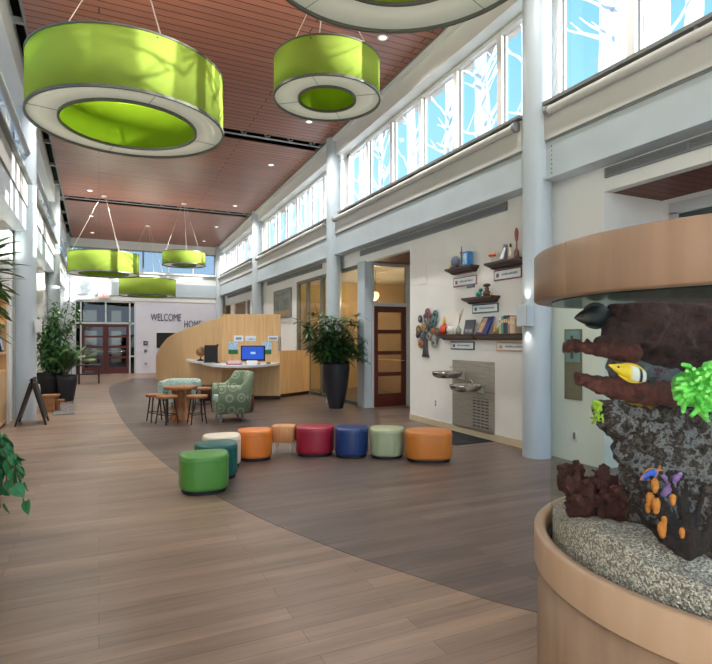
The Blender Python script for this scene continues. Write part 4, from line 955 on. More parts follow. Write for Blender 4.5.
# ------------------------------------------------------------------ plants
def leaf(m, p, d, l, w_, droop=.4, seg=4, fold=.0):
    """one blade: base point, direction, length, width, drooping tip"""
    d = Vector(d).normalized(); sd = d.cross(Vector((0, 0, 1))); sd = sd.normalized() if sd.length > .05 else Vector((1, 0, 0))
    pts = []; q = Vector(p); dd = d.copy()
    for k in range(seg + 1):
        f = k / seg; ww = w_ * math.sin(pi * min(.97, .12 + .86 * f)) ** .8 * .5
        pts.append((q - sd * ww, q + sd * ww)); dd = (dd + Vector((0, 0, -droop / seg))).normalized(); q = q + dd * (l / seg)
    m.add([x for ab in pts for x in ab], [(2 * k, 2 * k + 1, 2 * k + 3, 2 * k + 2) for k in range(seg)], True)
def planter(t, c, prof, m_='pot'):
    m = MB(); m.lathe(prof, c, 32); make('pot', m, m_, t)
# rhapis palm in tall tapered planter
p = fl(336, 408); t = thing('potted_palm', (p.x, p.y, 0), 'dark fan palm in tall charcoal planter before the storefront glass', 'potted palm')
planter(t, p, [(0, 0), (.155, 0), (.16, .03), (.235, .35), (.285, .7), (.298, .93), (.294, 1.0), (.27, 1.0), (.265, .92), (0, .92)])
m = MB(); m.lathe([(0, .94), (.267, .94)], p, 24); make('soil', m, 'soil', t)
q = random.Random(11); mf = MB(); 
for k in range(26):
    a = q.uniform(0, 2 * pi); r = q.uniform(.03, .18); lean = q.uniform(.08, .62); h = q.uniform(.2, 1.0) if k else 1.3
    b = p + Vector((math.cos(a) * r, math.sin(a) * r, .97)); tip = b + Vector((math.cos(a) * lean, math.sin(a) * lean, h))
    if k == 0: tip = p + Vector((-.45, .1, 2.25))
    ms = MB(); ms.tube([b, b.lerp(tip, .5) + Vector((0, 0, .03)), tip], [.013, .011, .007], 6); make('stem', ms, 'stem', t)
    for j in range(8 if k else 6):
        f = .22 + .78 * j / 7; c0 = b.lerp(tip, min(1, f)); aa = q.uniform(0, 2 * pi); el = q.uniform(-.1, .8)
        d = Vector((math.cos(aa) * math.cos(el), math.sin(aa) * math.cos(el), math.sin(el))); pl_ = q.uniform(.16, .36); c1 = c0 + d * pl_; c1.x = min(c1.x, 5.0)
        mf.tube([c0, c1], .004, 4, cap=False)
        sd = d.cross(Vector((0, 0, 1))).normalized(); up = sd.cross(d)
        for s in range(8):
            fa = (s - 3.5) / 3.5 * 1.75; dd = d * math.cos(fa) + sd * math.sin(fa) + up * q.uniform(-.15, .2)
            leaf(mf, c1, dd, q.uniform(.26, .40), .046, droop=q.uniform(.25, .8), seg=4)
mf.v = [Vector((min(v.x, 5.2), min(v.y, 11.74), v.z)) for v in mf.v]; make('foliage', mf, 'leaf_palm', t)
# areca palm in tapered planter, planter side
p = fl(67, 401); t = thing('potted_palm', (p.x, p.y, 0), 'tall feathery palm in tapered charcoal planter nearest the walkway', 'potted palm')
planter(t, p, [(0, 0), (.14, 0), (.15, .03), (.19, .25), (.225, .5), (.23, .63), (.21, .63), (.20, .57), (0, .57)])
m = MB(); m.lathe([(0, .58), (.202, .58)], p, 24); make('soil', m, 'soil', t)
q = random.Random(4); mf = MB()
def frond(mf, ms, b, a, L, rise, arch, ll=.24, nl=22, w_=.022):
    pts = []; d = Vector((math.cos(a) * .35, math.sin(a) * .35, 1)).normalized(); c = Vector(b); N = 14
    for k in range(N + 1):
        pts.append(c.copy()); d = (d + Vector((math.cos(a) * arch / N, math.sin(a) * arch / N, -arch * .75 * (k / N) * 2 / N))).normalized(); c = c + d * (L / N)
    ms.tube(pts, [.009 * (1 - .75 * k / N) + .001 for k in range(N + 1)], 5)
    for k in range(nl):
        f = .3 + .69 * k / nl; i = min(N - 1, int(f * N)); fr = f * N - i; c = pts[i].lerp(pts[i + 1], fr); td = (pts[i + 1] - pts[i]).normalized()
        sd = td.cross(Vector((0, 0, 1))).normalized()
        for s in (-1, 1):
            leaf(mf, c, sd * s + td * .75 + Vector((0, 0, .15)), ll * math.sin(pi * (.15 + .8 * (f - .3) / .7)) ** .6, w_, droop=.7, seg=3)
ms = MB()
for k in range(16):
    frond(mf, ms, p + Vector((q.uniform(-.1, .1), q.uniform(-.1, .1), .57)), q.uniform(-2.4, 2.4), q.uniform(.7, 1.15), 1, q.uniform(.2, 1.1), ll=.26, w_=.034)
mf.v = [Vector((max(v.x, -1.43), v.y, v.z)) for v in mf.v]; make('foliage', mf, 'leaf_areca', t); make('stem', ms, 'stem', t)
# leafy ficus in dark round pot
p = fl(51, 400); t = thing('potted_ficus', (p.x, p.y, 0), 'bushy small-leaved plant in wide black pot behind the sandwich board', 'potted plant')
planter(t, p, [(0, 0), (.25, 0), (.26, .03), (.30, .5), (.31, .68), (.285, .68), (.28, .62), (0, .62)], 'black')
m = MB(); m.lathe([(0, .63), (.282, .63)], p, 24); make('soil', m, 'soil', t)
mf = MB(); ms = MB()
for k in range(20):
    a = q.uniform(0, 2 * pi); rr = q.uniform(.1, .62); tip = p + Vector((math.cos(a) * rr + .16, math.sin(a) * rr, q.uniform(1.0, 2.6))); b = p + Vector((math.cos(a) * .08, math.sin(a) * .08, .6)); mid = b.lerp(tip, .5) + Vector((0, 0, .1))
    ms.tube([b, mid, tip], [.012, .009, .004], 5)
    for j in range(110):
        f = q.uniform(.15, 1); c = b.lerp(mid, f).lerp(mid.lerp(tip, f), f); d = Vector((q.uniform(-1, 1), q.uniform(-1, 1), q.uniform(-.4, .7))); c2 = c + d * q.uniform(.03, .17)
        leaf(mf, c2, d, q.uniform(.11, .19), q.uniform(.045, .065), droop=.7, seg=3)
mf.v = [Vector((max(v.x, -1.43), v.y, v.z)) for v in mf.v]; make('foliage', mf, 'leaf_ficus', t); make('stem', ms, 'stem', t)
# trailing pothos and strap-leaved plant on a stand just inside the near edge
c = W(-50, 470, 3.7); base = Vector((c.x, c.y, 0))
t = thing('plant_stand', base, 'white plant stand carrying the trailing plant at the photo edge', 'plant stand')
m = MB(); m.box(c.x - .16, c.x + .16, c.y - .16, c.y + .16, .70, .74); make('shelf', m, 'white', t)
for sx in (-1, 1):
    for sy in (-1, 1): m = MB(); m.box(c.x + sx * .13 - .015, c.x + sx * .13 + .015, c.y + sy * .13 - .015, c.y + sy * .13 + .015, 0, .70); make('leg', m, 'white', t)
t = thing('trailing_plant', (c.x, c.y, .74), 'green variegated trailing plant with heart-shaped leaves hanging over its pot', 'trailing plant')
m = MB(); m.lathe([(0, .0), (.11, 0), (.14, .17), (.125, .17), (.12, .14), (0, .14)], (c.x, c.y, .74), 28); make('pot', m, 'white', t)
m = MB(); m.lathe([(0, .145), (.121, .145)], (c.x, c.y, .74), 20); make('soil', m, 'soil', t)
mf = MB(); ms = MB(); q = random.Random(21); rt = Vector((CS, -SN, 0))
def heart(m, p, nrm, dirv, s):
    nrm = nrm.normalized(); dirv = (dirv - nrm * dirv.dot(nrm)).normalized(); sd = nrm.cross(dirv)
    out = [(0, 0), (.28, -.10), (.46, .06), (.50, .3), (.40, .6), (.2, .88), (0, 1.08)]
    L = [p + (sd * x + dirv * y) * s - nrm * abs(x) * s * .25 for x, y in out]; Rr = [p + (sd * -x + dirv * y) * s - nrm * abs(x) * s * .25 for x, y in out[1:-1]]
    C = [p + dirv * y * s for y in (.25, .6)]
    vs = L + Rr + C; fs = []
    m.add(L + [C[1], C[0]], [(0, 1, 2, 8), (2, 3, 4, 8), (4, 7, 8), (4, 5, 6, 7)], True)
    Q = [L[0]] + Rr + [L[-1]]
    m.add(Q + [C[1], C[0]], [(8, 2, 1, 0), (8, 4, 3, 2), (8, 7, 4), (7, 6, 5, 4)], True)
for k in range(24):
    a = q.uniform(-1.2, 1.2); d = (rt * math.cos(a) + Vector((SN, CS, 0)) * math.sin(a)); L = q.uniform(.25, .62) if k else .72
    p0 = Vector((c.x, c.y, .90)) + d * .08; out_ = q.uniform(.16, .40)
    p1 = p0 + d * out_ * .8 + Vector((0, 0, .05)); p2 = p0 + d * out_ + Vector((0, 0, -L))
    pts = [p0.lerp(p1, f).lerp(p1.lerp(p2, f), f) for f in [i / 10 for i in range(11)]]
    ms.tube(pts, .004, 5)
    for j in range(9):
        f = .1 + .88 * j / 8; i = min(9, int(f * 10)); cc = pts[i].lerp(pts[i + 1], f * 10 - i); o = Vector((q.uniform(-1, 1), q.uniform(-1, 1), q.uniform(-.3, .4)))
        out2 = (d * .6 + o * .7).normalized(); heart(mf, cc + out2 * .03, out2 + Vector((0, 0, .35)), Vector((q.uniform(-.5, .5), q.uniform(-.5, .5), -1)) + d * .3, q.uniform(.065, .1))
make('foliage', mf, 'leaf_pothos', t); make('stem', ms, 'stem', t)
c = W(-19, 430, 5.2)
t = thing('strap_leaf_plant', (c.x, c.y, 0), 'tall strap-leaved plant reaching into view beside the wooden bookcase', 'potted plant')
planter(t, (c.x, c.y, 0), [(0, 0), (.17, 0), (.2, .4), (.18, .4), (0, .36)])
m = MB(); m.lathe([(0, .37), (.18, .37)], (c.x, c.y, 0), 20); make('soil', m, 'soil', t)
mf = MB(); q = random.Random(8); ms = MB()
for k, (h, dx) in enumerate(((1.95, .0), (2.15, .03), (1.72, -.03))):
    b = Vector((c.x + dx, c.y, .36)); tp = Vector((c.x + dx * 1.5, c.y + dx, h + .25)); ms.tube([b, tp], [.025, .018], 8)
    for j in range(36):
        a = 2.4 * j + k; el = .95 - 1.3 * (1 - j / 36); d = Vector((math.cos(a), math.sin(a), math.sin(el)))
        leaf(mf, tp - Vector((0, 0, .38 * (1 - j / 36))), d, q.uniform(.27, .40), .10, droop=q.uniform(.3, .8), seg=6)
mf.v = [Vector((max(v.x, -1.43), v.y, v.z)) for v in mf.v]; make('foliage', mf, 'leaf_strap', t); make('stem', ms, 'stem', t)

# ------------------------------------------------------------------ things on the left side
t = thing('bookcase', (-1.55, 9, 0), 'built-in birch bookcase at the photo edge beside the sandwich board', 'bookcase')
x0, x1 = XL, -1.47
m = MB(); m.box(x0, x0 + .02, 6.35, 11.3, 0.06, 2.3); make('back_panel', m, 'birch', t)
m = MB(); m.box(x0 + .02, x1, 6.35, 6.40, 0, 2.3); make('side_panel', m, 'birch', t); m = MB(); m.box(x0 + .02, x1, 11.26, 11.31, 0, 2.3); make('side_panel', m, 'birch', t)
for z in (.05, .92, 1.24, 1.75, 2.26): m = MB(); m.box(x0 + .02, x1, 6.4, 11.26, z, z + .04); make('shelf', m, 'birch', t)
m = MB(); m.box(x1 - .03, x1 - .01, 6.4, 11.26, .1, .92); make('door', m, 'birch', t)
m = MB(); m.box(XL, -1.44, 11.31, 11.42, 0, 2.6); struct('trim_6', m, 'white')
t = thing('framed_photo', (-1.5, 11.05, 1.28), 'small dark photo frame standing on the bookcase shelf', 'picture frame')
m = MB(); m.hexa([(-1.53, 10.92, 1.283), (-1.49, 10.92, 1.283), (-1.49, 11.18, 1.283), (-1.53, 11.18, 1.283)], [(-1.57, 10.92, 1.60), (-1.55, 10.92, 1.60), (-1.55, 11.18, 1.60), (-1.57, 11.18, 1.60)]); make('frame', m, 'black', t)
m = MB(); m.add([(-1.491, 10.95, 1.31), (-1.491, 11.15, 1.31), (-1.542, 11.15, 1.57), (-1.542, 10.95, 1.57)], [(0, 1, 2, 3)]); make('photo', m, 'sky', t)
# A-frame sandwich board seen edge-on
t = thing('sandwich_board', (-1.06, 11.2, 0), 'black folding sandwich board standing in front of the round column', 'sandwich board')
pa, pb, pt = Vector((-1.30, 11.2, 0)), Vector((-.84, 11.2, 0)), Vector((-1.055, 11.2, .80))
for e, s in ((pa, -1), (pb, 1)):
    d = (pt - e).normalized()
    a = e.lerp(pt, .12)
    def pan(lo, hi, th, y0, y1):
        m = MB(); o = Vector((th, 0, 0)); m.hexa([(lo.x - th, y0, lo.z), (lo.x + th, y0, lo.z), (lo.x + th, y1, lo.z), (lo.x - th, y1, lo.z)], [(hi.x - th, y0, hi.z), (hi.x + th, y0, hi.z), (hi.x + th, y1, hi.z), (hi.x - th, y1, hi.z)]); return m
    f = make('board_panel', pan(a, pt - Vector((-s * .012 * -1, 0, 0)), .018, 10.92, 11.5), 'darkleg', t)
    m = pan(a.lerp(pt, .06) + Vector((s * .014, 0, 0)), a.lerp(pt, .9) + Vector((s * .014, 0, 0)), .008, 10.97, 11.45); make('chalk_surface', m, 'black', f)
    for y in (10.92, 11.46): make('leg', pan(e, a, .016, y, y + .04), 'darkleg', t)
m = MB(); m.tube([(-1.055, 10.93, .80), (-1.055, 11.49, .80)], .018, 8); make('hinge', m, 'black', t)
# notice box on column edge
c = W(38.5, 326, 10.2); t = thing('wall_notice', c, 'small white notice box fixed to the side of the round column', 'notice')
m = MB(); m.box(c.x - .07, c.x + .05, c.y + .02, c.y + .10, c.z - .12, c.z + .12); make('box', m, 'white', t, bevel=.006)
m = MB(); m.box(c.x - .05, c.x + .03, c.y + .012, c.y + .021, c.z - .09, c.z + .09); make('card', m, 'paper', t)
# rug, wooden cobbler-like toy stool
m = MB(); a = [fl(53, 415.5), fl(74.5, 414), fl(73, 404), fl(56, 404.5)]; m.prism([(q_.x, q_.y) for q_ in a], .003, .014)
t = make('small_rug', m, mat('speckled_grey_rug', (150, 142, 138), .95, scale=24, rgb2=(70, 64, 66)), label='small speckled grey rug under the wooden play stool', cat='rug')
m = MB()
for k in range(len(a)): m.tube([(a[k].x, a[k].y, .012), (a[(k + 1) % 4].x, a[(k + 1) % 4].y, .012)], .007, 5)
make('binding', m, 'ledge', t)
p = fl(52, 411); t = thing('play_stool', (p.x, p.y, 0), 'honey wood block play seat with white cloth beside the sandwich board', 'play seat', rz=-.2)
m = MB(); m.box(-.20, .12, -.15, .15, .30, .345); lpart(t, 'seat', m, 'stoolwood', bevel=.008)
for y in (-.13, .10): m = MB(); m.box(-.16, .09, y, y + .03, 0.015, .30); lpart(t, 'side_panel', m, 'stoolwood')
m = MB(); m.box(-.05, .22, -.08, .08, .20, .24); m.box(.10, .14, -.06, .06, .016, .21); lpart(t, 'step', m, 'trunkwood')
m = MB(); m.hexa([(-.24, -.12, .12), (-.205, -.12, .12), (-.205, .12, .12), (-.24, .12, .12)], [(-.3, -.1, .56), (-.26, -.1, .56), (-.26, .1, .56), (-.3, .1, .56)]); lpart(t, 'white_cloth', m, 'paper', bevel=.008)
# side table by far doors
p = fl(89, 383.5); t = thing('console_table', (p.x, p.y, 0), 'small dark wooden side table before the far double doors', 'side table')
m = MB(); m.box(-.36, .36, -.2, .2, .60, .64); lpart(t, 'table_top', m, 'walnut')
for sx in (-1, 1):
    for sy in (-1, 1): m = MB(); m.box(sx * .3 - .025, sx * .3 + .025, sy * .16 - .025, sy * .16 + .025, 0, .6); lpart(t, 'leg', m, 'darkleg')
m = MB(); m.box(-.3, .3, -.16, .16, .30, .33); lpart(t, 'lower_shelf', m, 'darkleg')
M['mag'] = mat('dark_magazine', (96, 90, 88), .5, var=.3)
o = None
for k in range(3):
    m = MB(); m.box(p.x - .16 + .02 * k, p.x + .16, p.y - .1, p.y + .11 - .01 * k, .331 + .03 * k, .36 + .03 * k)
    b = make('book', m, 'mag', label=('grey book at the bottom of the side table stack', 'grey book in the middle of the side table stack', 'grey book on top of the side table stack')[k], cat='book', group='books in the side table')

# ------------------------------------------------------------------ right wall fittings
# floating shelves
def wall_shelf(y0, y1, zt, label, h=.09, d=.17):
    t = thing('wall_shelf', (XW, (y0 + y1) / 2, zt - h), label, 'wall shelf', 'dark walnut floating shelves'); m = MB(); m.box(XW - d, XW, y0, y1, zt - .03, zt); make('board', m, 'walnut', t)
    m = MB()
    def rg(z, dd, e): return [(XW - dd, y0 + e, z), (XW - .001, y0 + e, z), (XW - .001, y1 - e, z), (XW - dd, y1 - e, z)]
    m.loft([rg(zt - h, d * .45, .06), rg(zt - h * .75, d * .55, .045), rg(zt - h * .5, d * .8, .02), rg(zt - .031, d * .92, .008)], True, False); make('moulding', m, 'walnut', t)
wall_shelf(6.72, 7.40, 2.63, 'short walnut wall shelf holding a blue box, above the fountain')
wall_shelf(5.66, 6.40, 2.60, 'short walnut wall shelf holding the tall pink plume, nearest the column')
wall_shelf(6.24, 6.95, 2.13, 'short walnut wall shelf holding teal and brown figures, lowest of the short ones')
wall_shelf(6.70, 7.64, 1.575, 'long low walnut shelf holding the orange bottle and grey frame')
wall_shelf(5.60, 6.69, 1.575, 'long low walnut shelf holding the row of books, beside the column')
def framed_card(y0, y1, z0, z1, edge, label, seed):
    t = thing('donor_plaque', (XW, (y0 + y1) / 2, z0), label, 'plaque', 'small plaques under the shelves')
    m = MB(); m.box(XW - .018, XW, y0, y1, z0, z1); make('frame', m, edge, t)
    m = MB(); m.box(XW - .021, XW - .017, y0 + .018, y1 - .018, z0 + .018, z1 - .018); cd = make('card', m, 'paper', t)
    q = random.Random(seed); m = MB(); h = z1 - z0; L = y1 - y0
    y = y1 - L * .3
    while y > y0 + L * .16:
        k = q.uniform(.015, .03); m.box(XW - .023, XW - .0205, y - k, y, z0 + h * .42, z0 + h * .42 + h * q.choice((.14, .2, .2))); y -= k + .008
    make('lettering', m, 'ink', cd)
    m = MB(); m.box(XW - .023, XW - .0205, y1 - L * .2, y1 - L * .1, z0 + h * .3, z0 + h * .65); make('emblem', m, edge, cd)
E_ = lambda n, c: mat(n + '_plaque_edge', c, .5)
framed_card(6.77, 7.37, 2.34, 2.49, E_('dusky_pink', (150, 110, 112)), 'pink edged white plaque below the blue box shelf', 1)
framed_card(5.78, 6.36, 2.345, 2.50, E_('plum', (120, 84, 100)), 'plum edged white plaque below the pink plume shelf', 2)
framed_card(6.27, 6.87, 1.89, 2.03, E_('teal', (62, 112, 118)), 'teal edged white plaque below the teal figure shelf', 3)
framed_card(6.83, 7.44, 1.33, 1.46, E_('navy', (70, 84, 104)), 'navy edged white plaque below the orange bottle', 4)
framed_card(5.66, 6.30, 1.325, 1.455, E_('ochre', (206, 164, 110)), 'ochre edged white plaque below the row of books', 5)
SX = XW - .09
def simple(nm, mb, m_, label, cat, extra=(), group=None):
    o = make(nm, mb, m_, label=label, cat=cat, group=group)
    for n2, mb2, mm in extra: make(n2, mb2, mm, o)
    return o
V = lambda y, z, x=SX: Vector((x, y, z))
# shelf with blue box
m = MB(); m.ball(V(7.22, 2.635 + .10), (.05, .10, .10), 16); k = MB(); k.box(SX - .04, SX + .04, 7.14, 7.30, 2.631, 2.66)
simple('stone_ornament', m, mat('slate_blue_stone', (98, 108, 128), .6, var=.15), 'rounded slate blue stone ornament beside the blue box', 'ornament', [('base', k, 'walnut')])
m = MB(); m.lathe([(0, 0), (.035, 0), (.012, .03), (.012, .20), (.03, .22), (.012, .25), (.006, .33), (0, .33)], V(7.05, 2.631), 16)
k = MB(); k.box(SX - .03, SX + .03, 7.02, 7.08, 2.631, 2.637)
simple('figurine', m, mat('bronze_figurine', (140, 120, 90), .5), 'slim bronze standing figurine between stone ornament and blue box', 'figurine', [('base', k, 'walnut')])
m = MB(); m.box(SX - .05, SX + .05, 6.83, 6.96, 2.631, 2.85); k = MB(); k.box(SX - .053, SX - .049, 6.85, 6.94, 2.66, 2.82)
simple('blue_box', m, mat('bright_blue_box', (56, 128, 186), .5), 'upright bright blue box on the short wall shelf', 'box', [('pale_panel', k, 'sky')])
m = MB(); m.lathe([(0, 0), (.02, 0), (.02, .06), (.008, .08), (0, .08)], V(7.34, 2.631), 12); simple('small_vial', m, mat('pale_yellow_vial', (220, 206, 120), .3), 'tiny pale yellow vial at the shelf end beyond the stone ornament', 'vial')
# plume shelf
m = MB(); m.lathe([(0, .0), (.03, 0), (.01, .02), (.01, .10), (0, .10)], V(6.31, 2.601), 14); k = MB(); k.lathe([(0, .15), (.03, .145), (.06, .115), (.055, .10), (0, .10)], V(6.31, 2.601), 18)
simple('toadstool_ornament', m, mat('cream_stalk', (210, 190, 170), .6), 'small orange capped toadstool ornament on the plume shelf', 'ornament', [('cap', k, mat('orange_red_cap', (206, 96, 62), .5))])
m = MB(); m.hexa([V(6.02, 2.601, SX - .03), V(6.02, 2.601, SX + .03), V(6.14, 2.601, SX + .03), V(6.14, 2.601, SX - .03)], [V(6.0, 2.82, SX + .0), V(6.0, 2.82, SX + .02), V(6.06, 2.84, SX + .02), V(6.06, 2.84, SX)])
k = MB(); k.hexa([V(6.04, 2.63, SX - .036), V(6.04, 2.63, SX - .03), V(6.12, 2.63, SX - .03), V(6.12, 2.63, SX - .036)], [V(6.015, 2.78, SX - .008), V(6.015, 2.78, SX), V(6.05, 2.79, SX), V(6.05, 2.79, SX - .008)])
simple('grey_sculpture', m, mat('grey_slate_sculpture', (112, 114, 124), .5), 'leaning grey slate sculpture on the plume shelf', 'sculpture', [('inset', k, 'paper')])
m = MB(); m.lathe([(0, 0), (.028, 0), (.03, .09), (.012, .13), (.012, .17), (0, .17)], V(5.92, 2.601), 14); k = MB(); k.lathe([(0, .22), (.014, .22), (.014, .17), (0, .17)], V(5.92, 2.601), 12)
simple('small_bottle', m, mat('cream_bottle', (220, 208, 188), .35), 'small cream bottle between grey sculpture and pink plume', 'bottle', [('stopper', k, 'walnut')])
m = MB(); m.lathe([(0, 0), (.04, 0), (.035, .10), (.012, .14), (.012, .22), (0, .22)], V(5.80, 2.601), 14); k = MB(); k.lathe([(0, .22), (.016, .23), (.026, .29), (.028, .36), (.016, .41), (0, .42)], V(5.80, 2.601), 12)
simple('pink_plume', m, mat('dusky_vase', (120, 84, 84), .5), 'tall dusky pink plume in a slim vase at the column end', 'plume', [('plume_head', k, mat('dusky_pink_plume', (158, 96, 104), .8, var=.2, scale=30))])
# teal figure shelf
m = MB(); m.ball(V(6.62, 2.13 + .045), (.04, .06, .045), 14); k = MB(); k.ball(V(6.57, 2.13 + .10), .03, 12)
simple('teal_figure', m, mat('teal_glaze', (60, 150, 130), .3), 'small teal glazed figure on the lowest short shelf', 'figurine', [('head', k, 'o_teal')])
m = MB(); m.lathe([(0, 0), (.05, 0), (.06, .05), (.03, .09), (.035, .12), (0, .14)], V(6.43, 2.131), 16); k = MB(); k.ball(V(6.43, 2.131 + .16), (.045, .07, .03), 12)
simple('brown_figure', m, mat('brown_clay', (92, 70, 62), .7), 'squat brown clay figure with flat top beside the teal one', 'figurine', [('top', k, 'walnut')])
m = MB(); m.ball(V(6.33, 2.13 + .02), .02, 10); k = MB(); k.box(SX - .02, SX + .02, 6.31, 6.35, 2.1305, 2.134); simple('yellow_bead', m, mat('yellow_bead', (210, 176, 84), .4), 'tiny yellow ball beside the brown clay figure', 'ball', [('base', k, 'walnut')])
m = MB(); m.box(XW - .012, XW, 6.83, 7.02, 2.30, 2.35); k = MB(); k.box(XW - .02, XW - .011, 6.85, 7.0, 2.31, 2.34); simple('small_wall_sign', m, mat('navy_tag', (60, 76, 120), .5), 'small navy wall tag above the lowest short shelf', 'tag', [('inset', k, 'ink')])
# long shelf
m = MB(); m.lathe([(0, 0), (.07, 0), (.085, .06), (.07, .13), (.025, .17), (.02, .20), (0, .20)], V(7.52, 1.576), 20); k = MB(); k.lathe([(0, .31), (.006, .30), (.03, .22), (.022, .19), (0, .19)], V(7.52, 1.576), 14)
simple('orange_bottle', m, mat('orange_glass_bottle', (206, 96, 36), .2, rgb2=(190, 60, 40), scale=10), 'rounded orange bottle with yellow neck beside the disc tree', 'bottle', [('neck', k, mat('yellow_neck', (228, 184, 50), .3))])
m = MB(); m.lathe([(0, 0), (.055, 0), (.058, .13), (.05, .13), (.046, .02), (0, .02)], V(7.36, 1.576), 20); k = MB(); k.tube([V(7.36, 1.61, SX - .055), V(7.34, 1.62, SX - .1), V(7.34, 1.68, SX - .1), V(7.36, 1.69, SX - .055)], .009, 8)
simple('white_mug', m, mat('white_ceramic', (226, 222, 216), .25), 'white mug beside the orange bottle', 'mug', [('handle', k, 'black')])
m = MB(); m.lathe([(0, 0), (.04, 0), (.045, .08), (.02, .11), (.018, .14), (0, .14)], V(7.13, 1.576), 16); k = MB()
for a in (-.05, .02, .1): k.tube([V(7.13, 1.70), V(7.06 - a, 1.93 + a * .4, SX - a * .3)], .005, 5)
simple('reed_vase', m, mat('grey_green_glass', (140, 158, 140), .2), 'small grey green vase holding thin reeds', 'vase', [('reeds', k, mat('tan_reed', (190, 160, 110), .7))])
def leanbox(y0, y1, h, th, x): return ([V(y0, 1.577, x - th), V(y0, 1.577, x), V(y1, 1.577, x), V(y1, 1.577, x - th)], [V(y0, 1.577 + h, x + .045 - th), V(y0, 1.577 + h, x + .045), V(y1, 1.577 + h, x + .045), V(y1, 1.577 + h, x + .045 - th)])
m = MB(); m.hexa(*leanbox(6.74, 6.98, .22, .02, SX)); k = MB(); k.hexa(*[[p + Vector((-.021, 0, 0)) + Vector((0, 0, dz)) for p in s] for s, dz in zip(leanbox(6.77, 6.95, .17, .003, SX + .006), (.025, .025))])
simple('grey_photo_frame', m, mat('dark_grey_frame', (78, 78, 84), .5), 'dark grey photo frame leaning on the long shelf', 'picture frame', [('photo', k, mat('grey_photo', (130, 126, 130), .5, var=.4, scale=25))])
m = MB(); m.hexa([V(6.36, 1.577, SX - .07), V(6.36, 1.577, SX - .04), V(6.60, 1.577, SX - .04), V(6.60, 1.577, SX - .07)], [V(6.32, 1.83, SX + .03), V(6.32, 1.83, SX + .06), V(6.55, 1.83, SX + .06), V(6.55, 1.83, SX + .03)])
k = MB(); k.hexa([V(6.46, 1.60, SX - .066), V(6.46, 1.60, SX - .062), V(6.58, 1.60, SX - .062), V(6.58, 1.60, SX - .066)], [V(6.43, 1.81, SX + .018), V(6.43, 1.81, SX + .022), V(6.53, 1.81, SX + .022), V(6.53, 1.81, SX + .018)])
simple('picture_book', m, mat('deep_blue_cover', (36, 48, 116), .4), 'deep blue picture book leaning back on the long shelf', 'book', [('cover_picture', k, mat('tan_cover_print', (176, 140, 100), .5, var=.3, scale=20))])
m = MB(); m.lathe([(0, 0), (.03, 0), (.035, .05), (.015, .09), (.02, .12), (0, .14)], V(6.24, 1.576), 14); k = MB(); k.ball(V(6.17, 1.576 + .05), (.03, .03, .05), 12)
simple('ochre_figure', m, mat('ochre_clay', (190, 150, 80), .6), 'small ochre and green figures before the row of books', 'figurine', [('green_figure', k, mat('moss_clay', (120, 140, 84), .6))])
bc = [((196, 176, 130), .19, 'tan'), ((88, 150, 158), .24, 'pale teal'), ((24, 66, 74), .25, 'dark teal'), ((60, 74, 70), .25, 'slate green'), ((170, 140, 128), .22, 'dusty rose'), ((214, 190, 176), .24, 'pale pink'), ((196, 176, 150), .21, 'beige')]
y = 6.08
for c_, h, nm in bc:
    wd = .045
    m = MB(); m.box(SX - .07, SX + .06, y - wd, y - .002, 1.577, 1.577 + h); k = MB(); k.box(SX - .073, SX - .069, y - wd + .006, y - .008, 1.577 + h * .6, 1.577 + h * .8)
    simple('shelf_book', m, mat(nm.replace(' ', '_') + '_book_cover', c_, .5), nm + ' book in the row on the long shelf beside the column', 'book', [('spine_label', k, 'birch_edge')], 'books in the row on the long shelf'); y -= wd + .001
# disc tree wall art
t = thing('tree_wall_art', (XW, 8.19, 1.18), 'colourful wall art tree made of small round discs', 'wall art')
m = MB(); m.loft([[(XW - d_, y, z), (XW - .002, y, z), (XW - .002, y2, z), (XW - d_, y2, z)] for d_, y, y2, z in ((.03, 8.10, 8.32, 1.18), (.04, 8.14, 8.27, 1.26), (.04, 8.16, 8.25, 1.4), (.03, 8.15, 8.25, 1.56))], True, False); make('trunk', m, mat('pewter_trunk', (96, 94, 98), .4, .6), t)
q = random.Random(3)
cols = [(140, 90, 92), (120, 96, 60), (86, 126, 124), (80, 66, 90), (170, 150, 96), (60, 56, 66), (150, 160, 150), (178, 120, 60), (96, 110, 140), (120, 70, 70)]
dm = [mat('disc_enamel_%d' % i, c, .3, .2, var=.1) for i, c in enumerate(cols)]
spots = [(428, 313, .09, 0), (435.5, 314.5, .08, 2), (420.5, 319, .07, 3), (426, 321, .06, 6), (434, 321, .09, 2), (431, 326, .07, 5), (424, 327, .07, 4), (419, 330, .09, 1), (427, 331, .07, 3), (433, 331, .06, 7), (437.5, 332, .085, 9), (418, 335, .06, 5), (422.5, 337, .07, 8), (429, 336, .07, 6), (431.5, 338.5, .05, 9), (421, 343.5, .085, 7), (434, 342.5, .09, 6), (437, 339, .05, 8), (425.5, 316.5, .05, 5), (431, 316, .05, 0)]
for i, (u, v, r, c_) in enumerate(spots):
    P_ = onx(u, v, XW - .03); m = MB()
    mt = Matrix.Translation(P_) @ Matrix.Rotation(-pi / 2, 4, 'Y')
    lo = MB(); lo.lathe([(0, .0), (r, 0), (r, .012), (r * .85, .018), (r * .6, .012), (r * .35, .018), (0, .018)], (0, 0, 0), 18); lo.v = [mt @ x for x in lo.v]; dd = make('disc', lo, dm[c_], t)
    lo = MB(); lo.lathe([(0, .018), (r * .36, .018), (r * .3, .024), (0, .024)], (0, 0, 0), 14); lo.v = [mt @ x for x in lo.v]; make('disc_centre', lo, dm[(c_ + 3) % 10], dd)
    b = V(8.2, 1.52, XW - .015); m = MB(); m.tube([b, b.lerp(P_, .5) + Vector((0, 0, .03)), P_ + Vector((.02, 0, 0))], .008, 5); make('branch', m, 'rim', t)
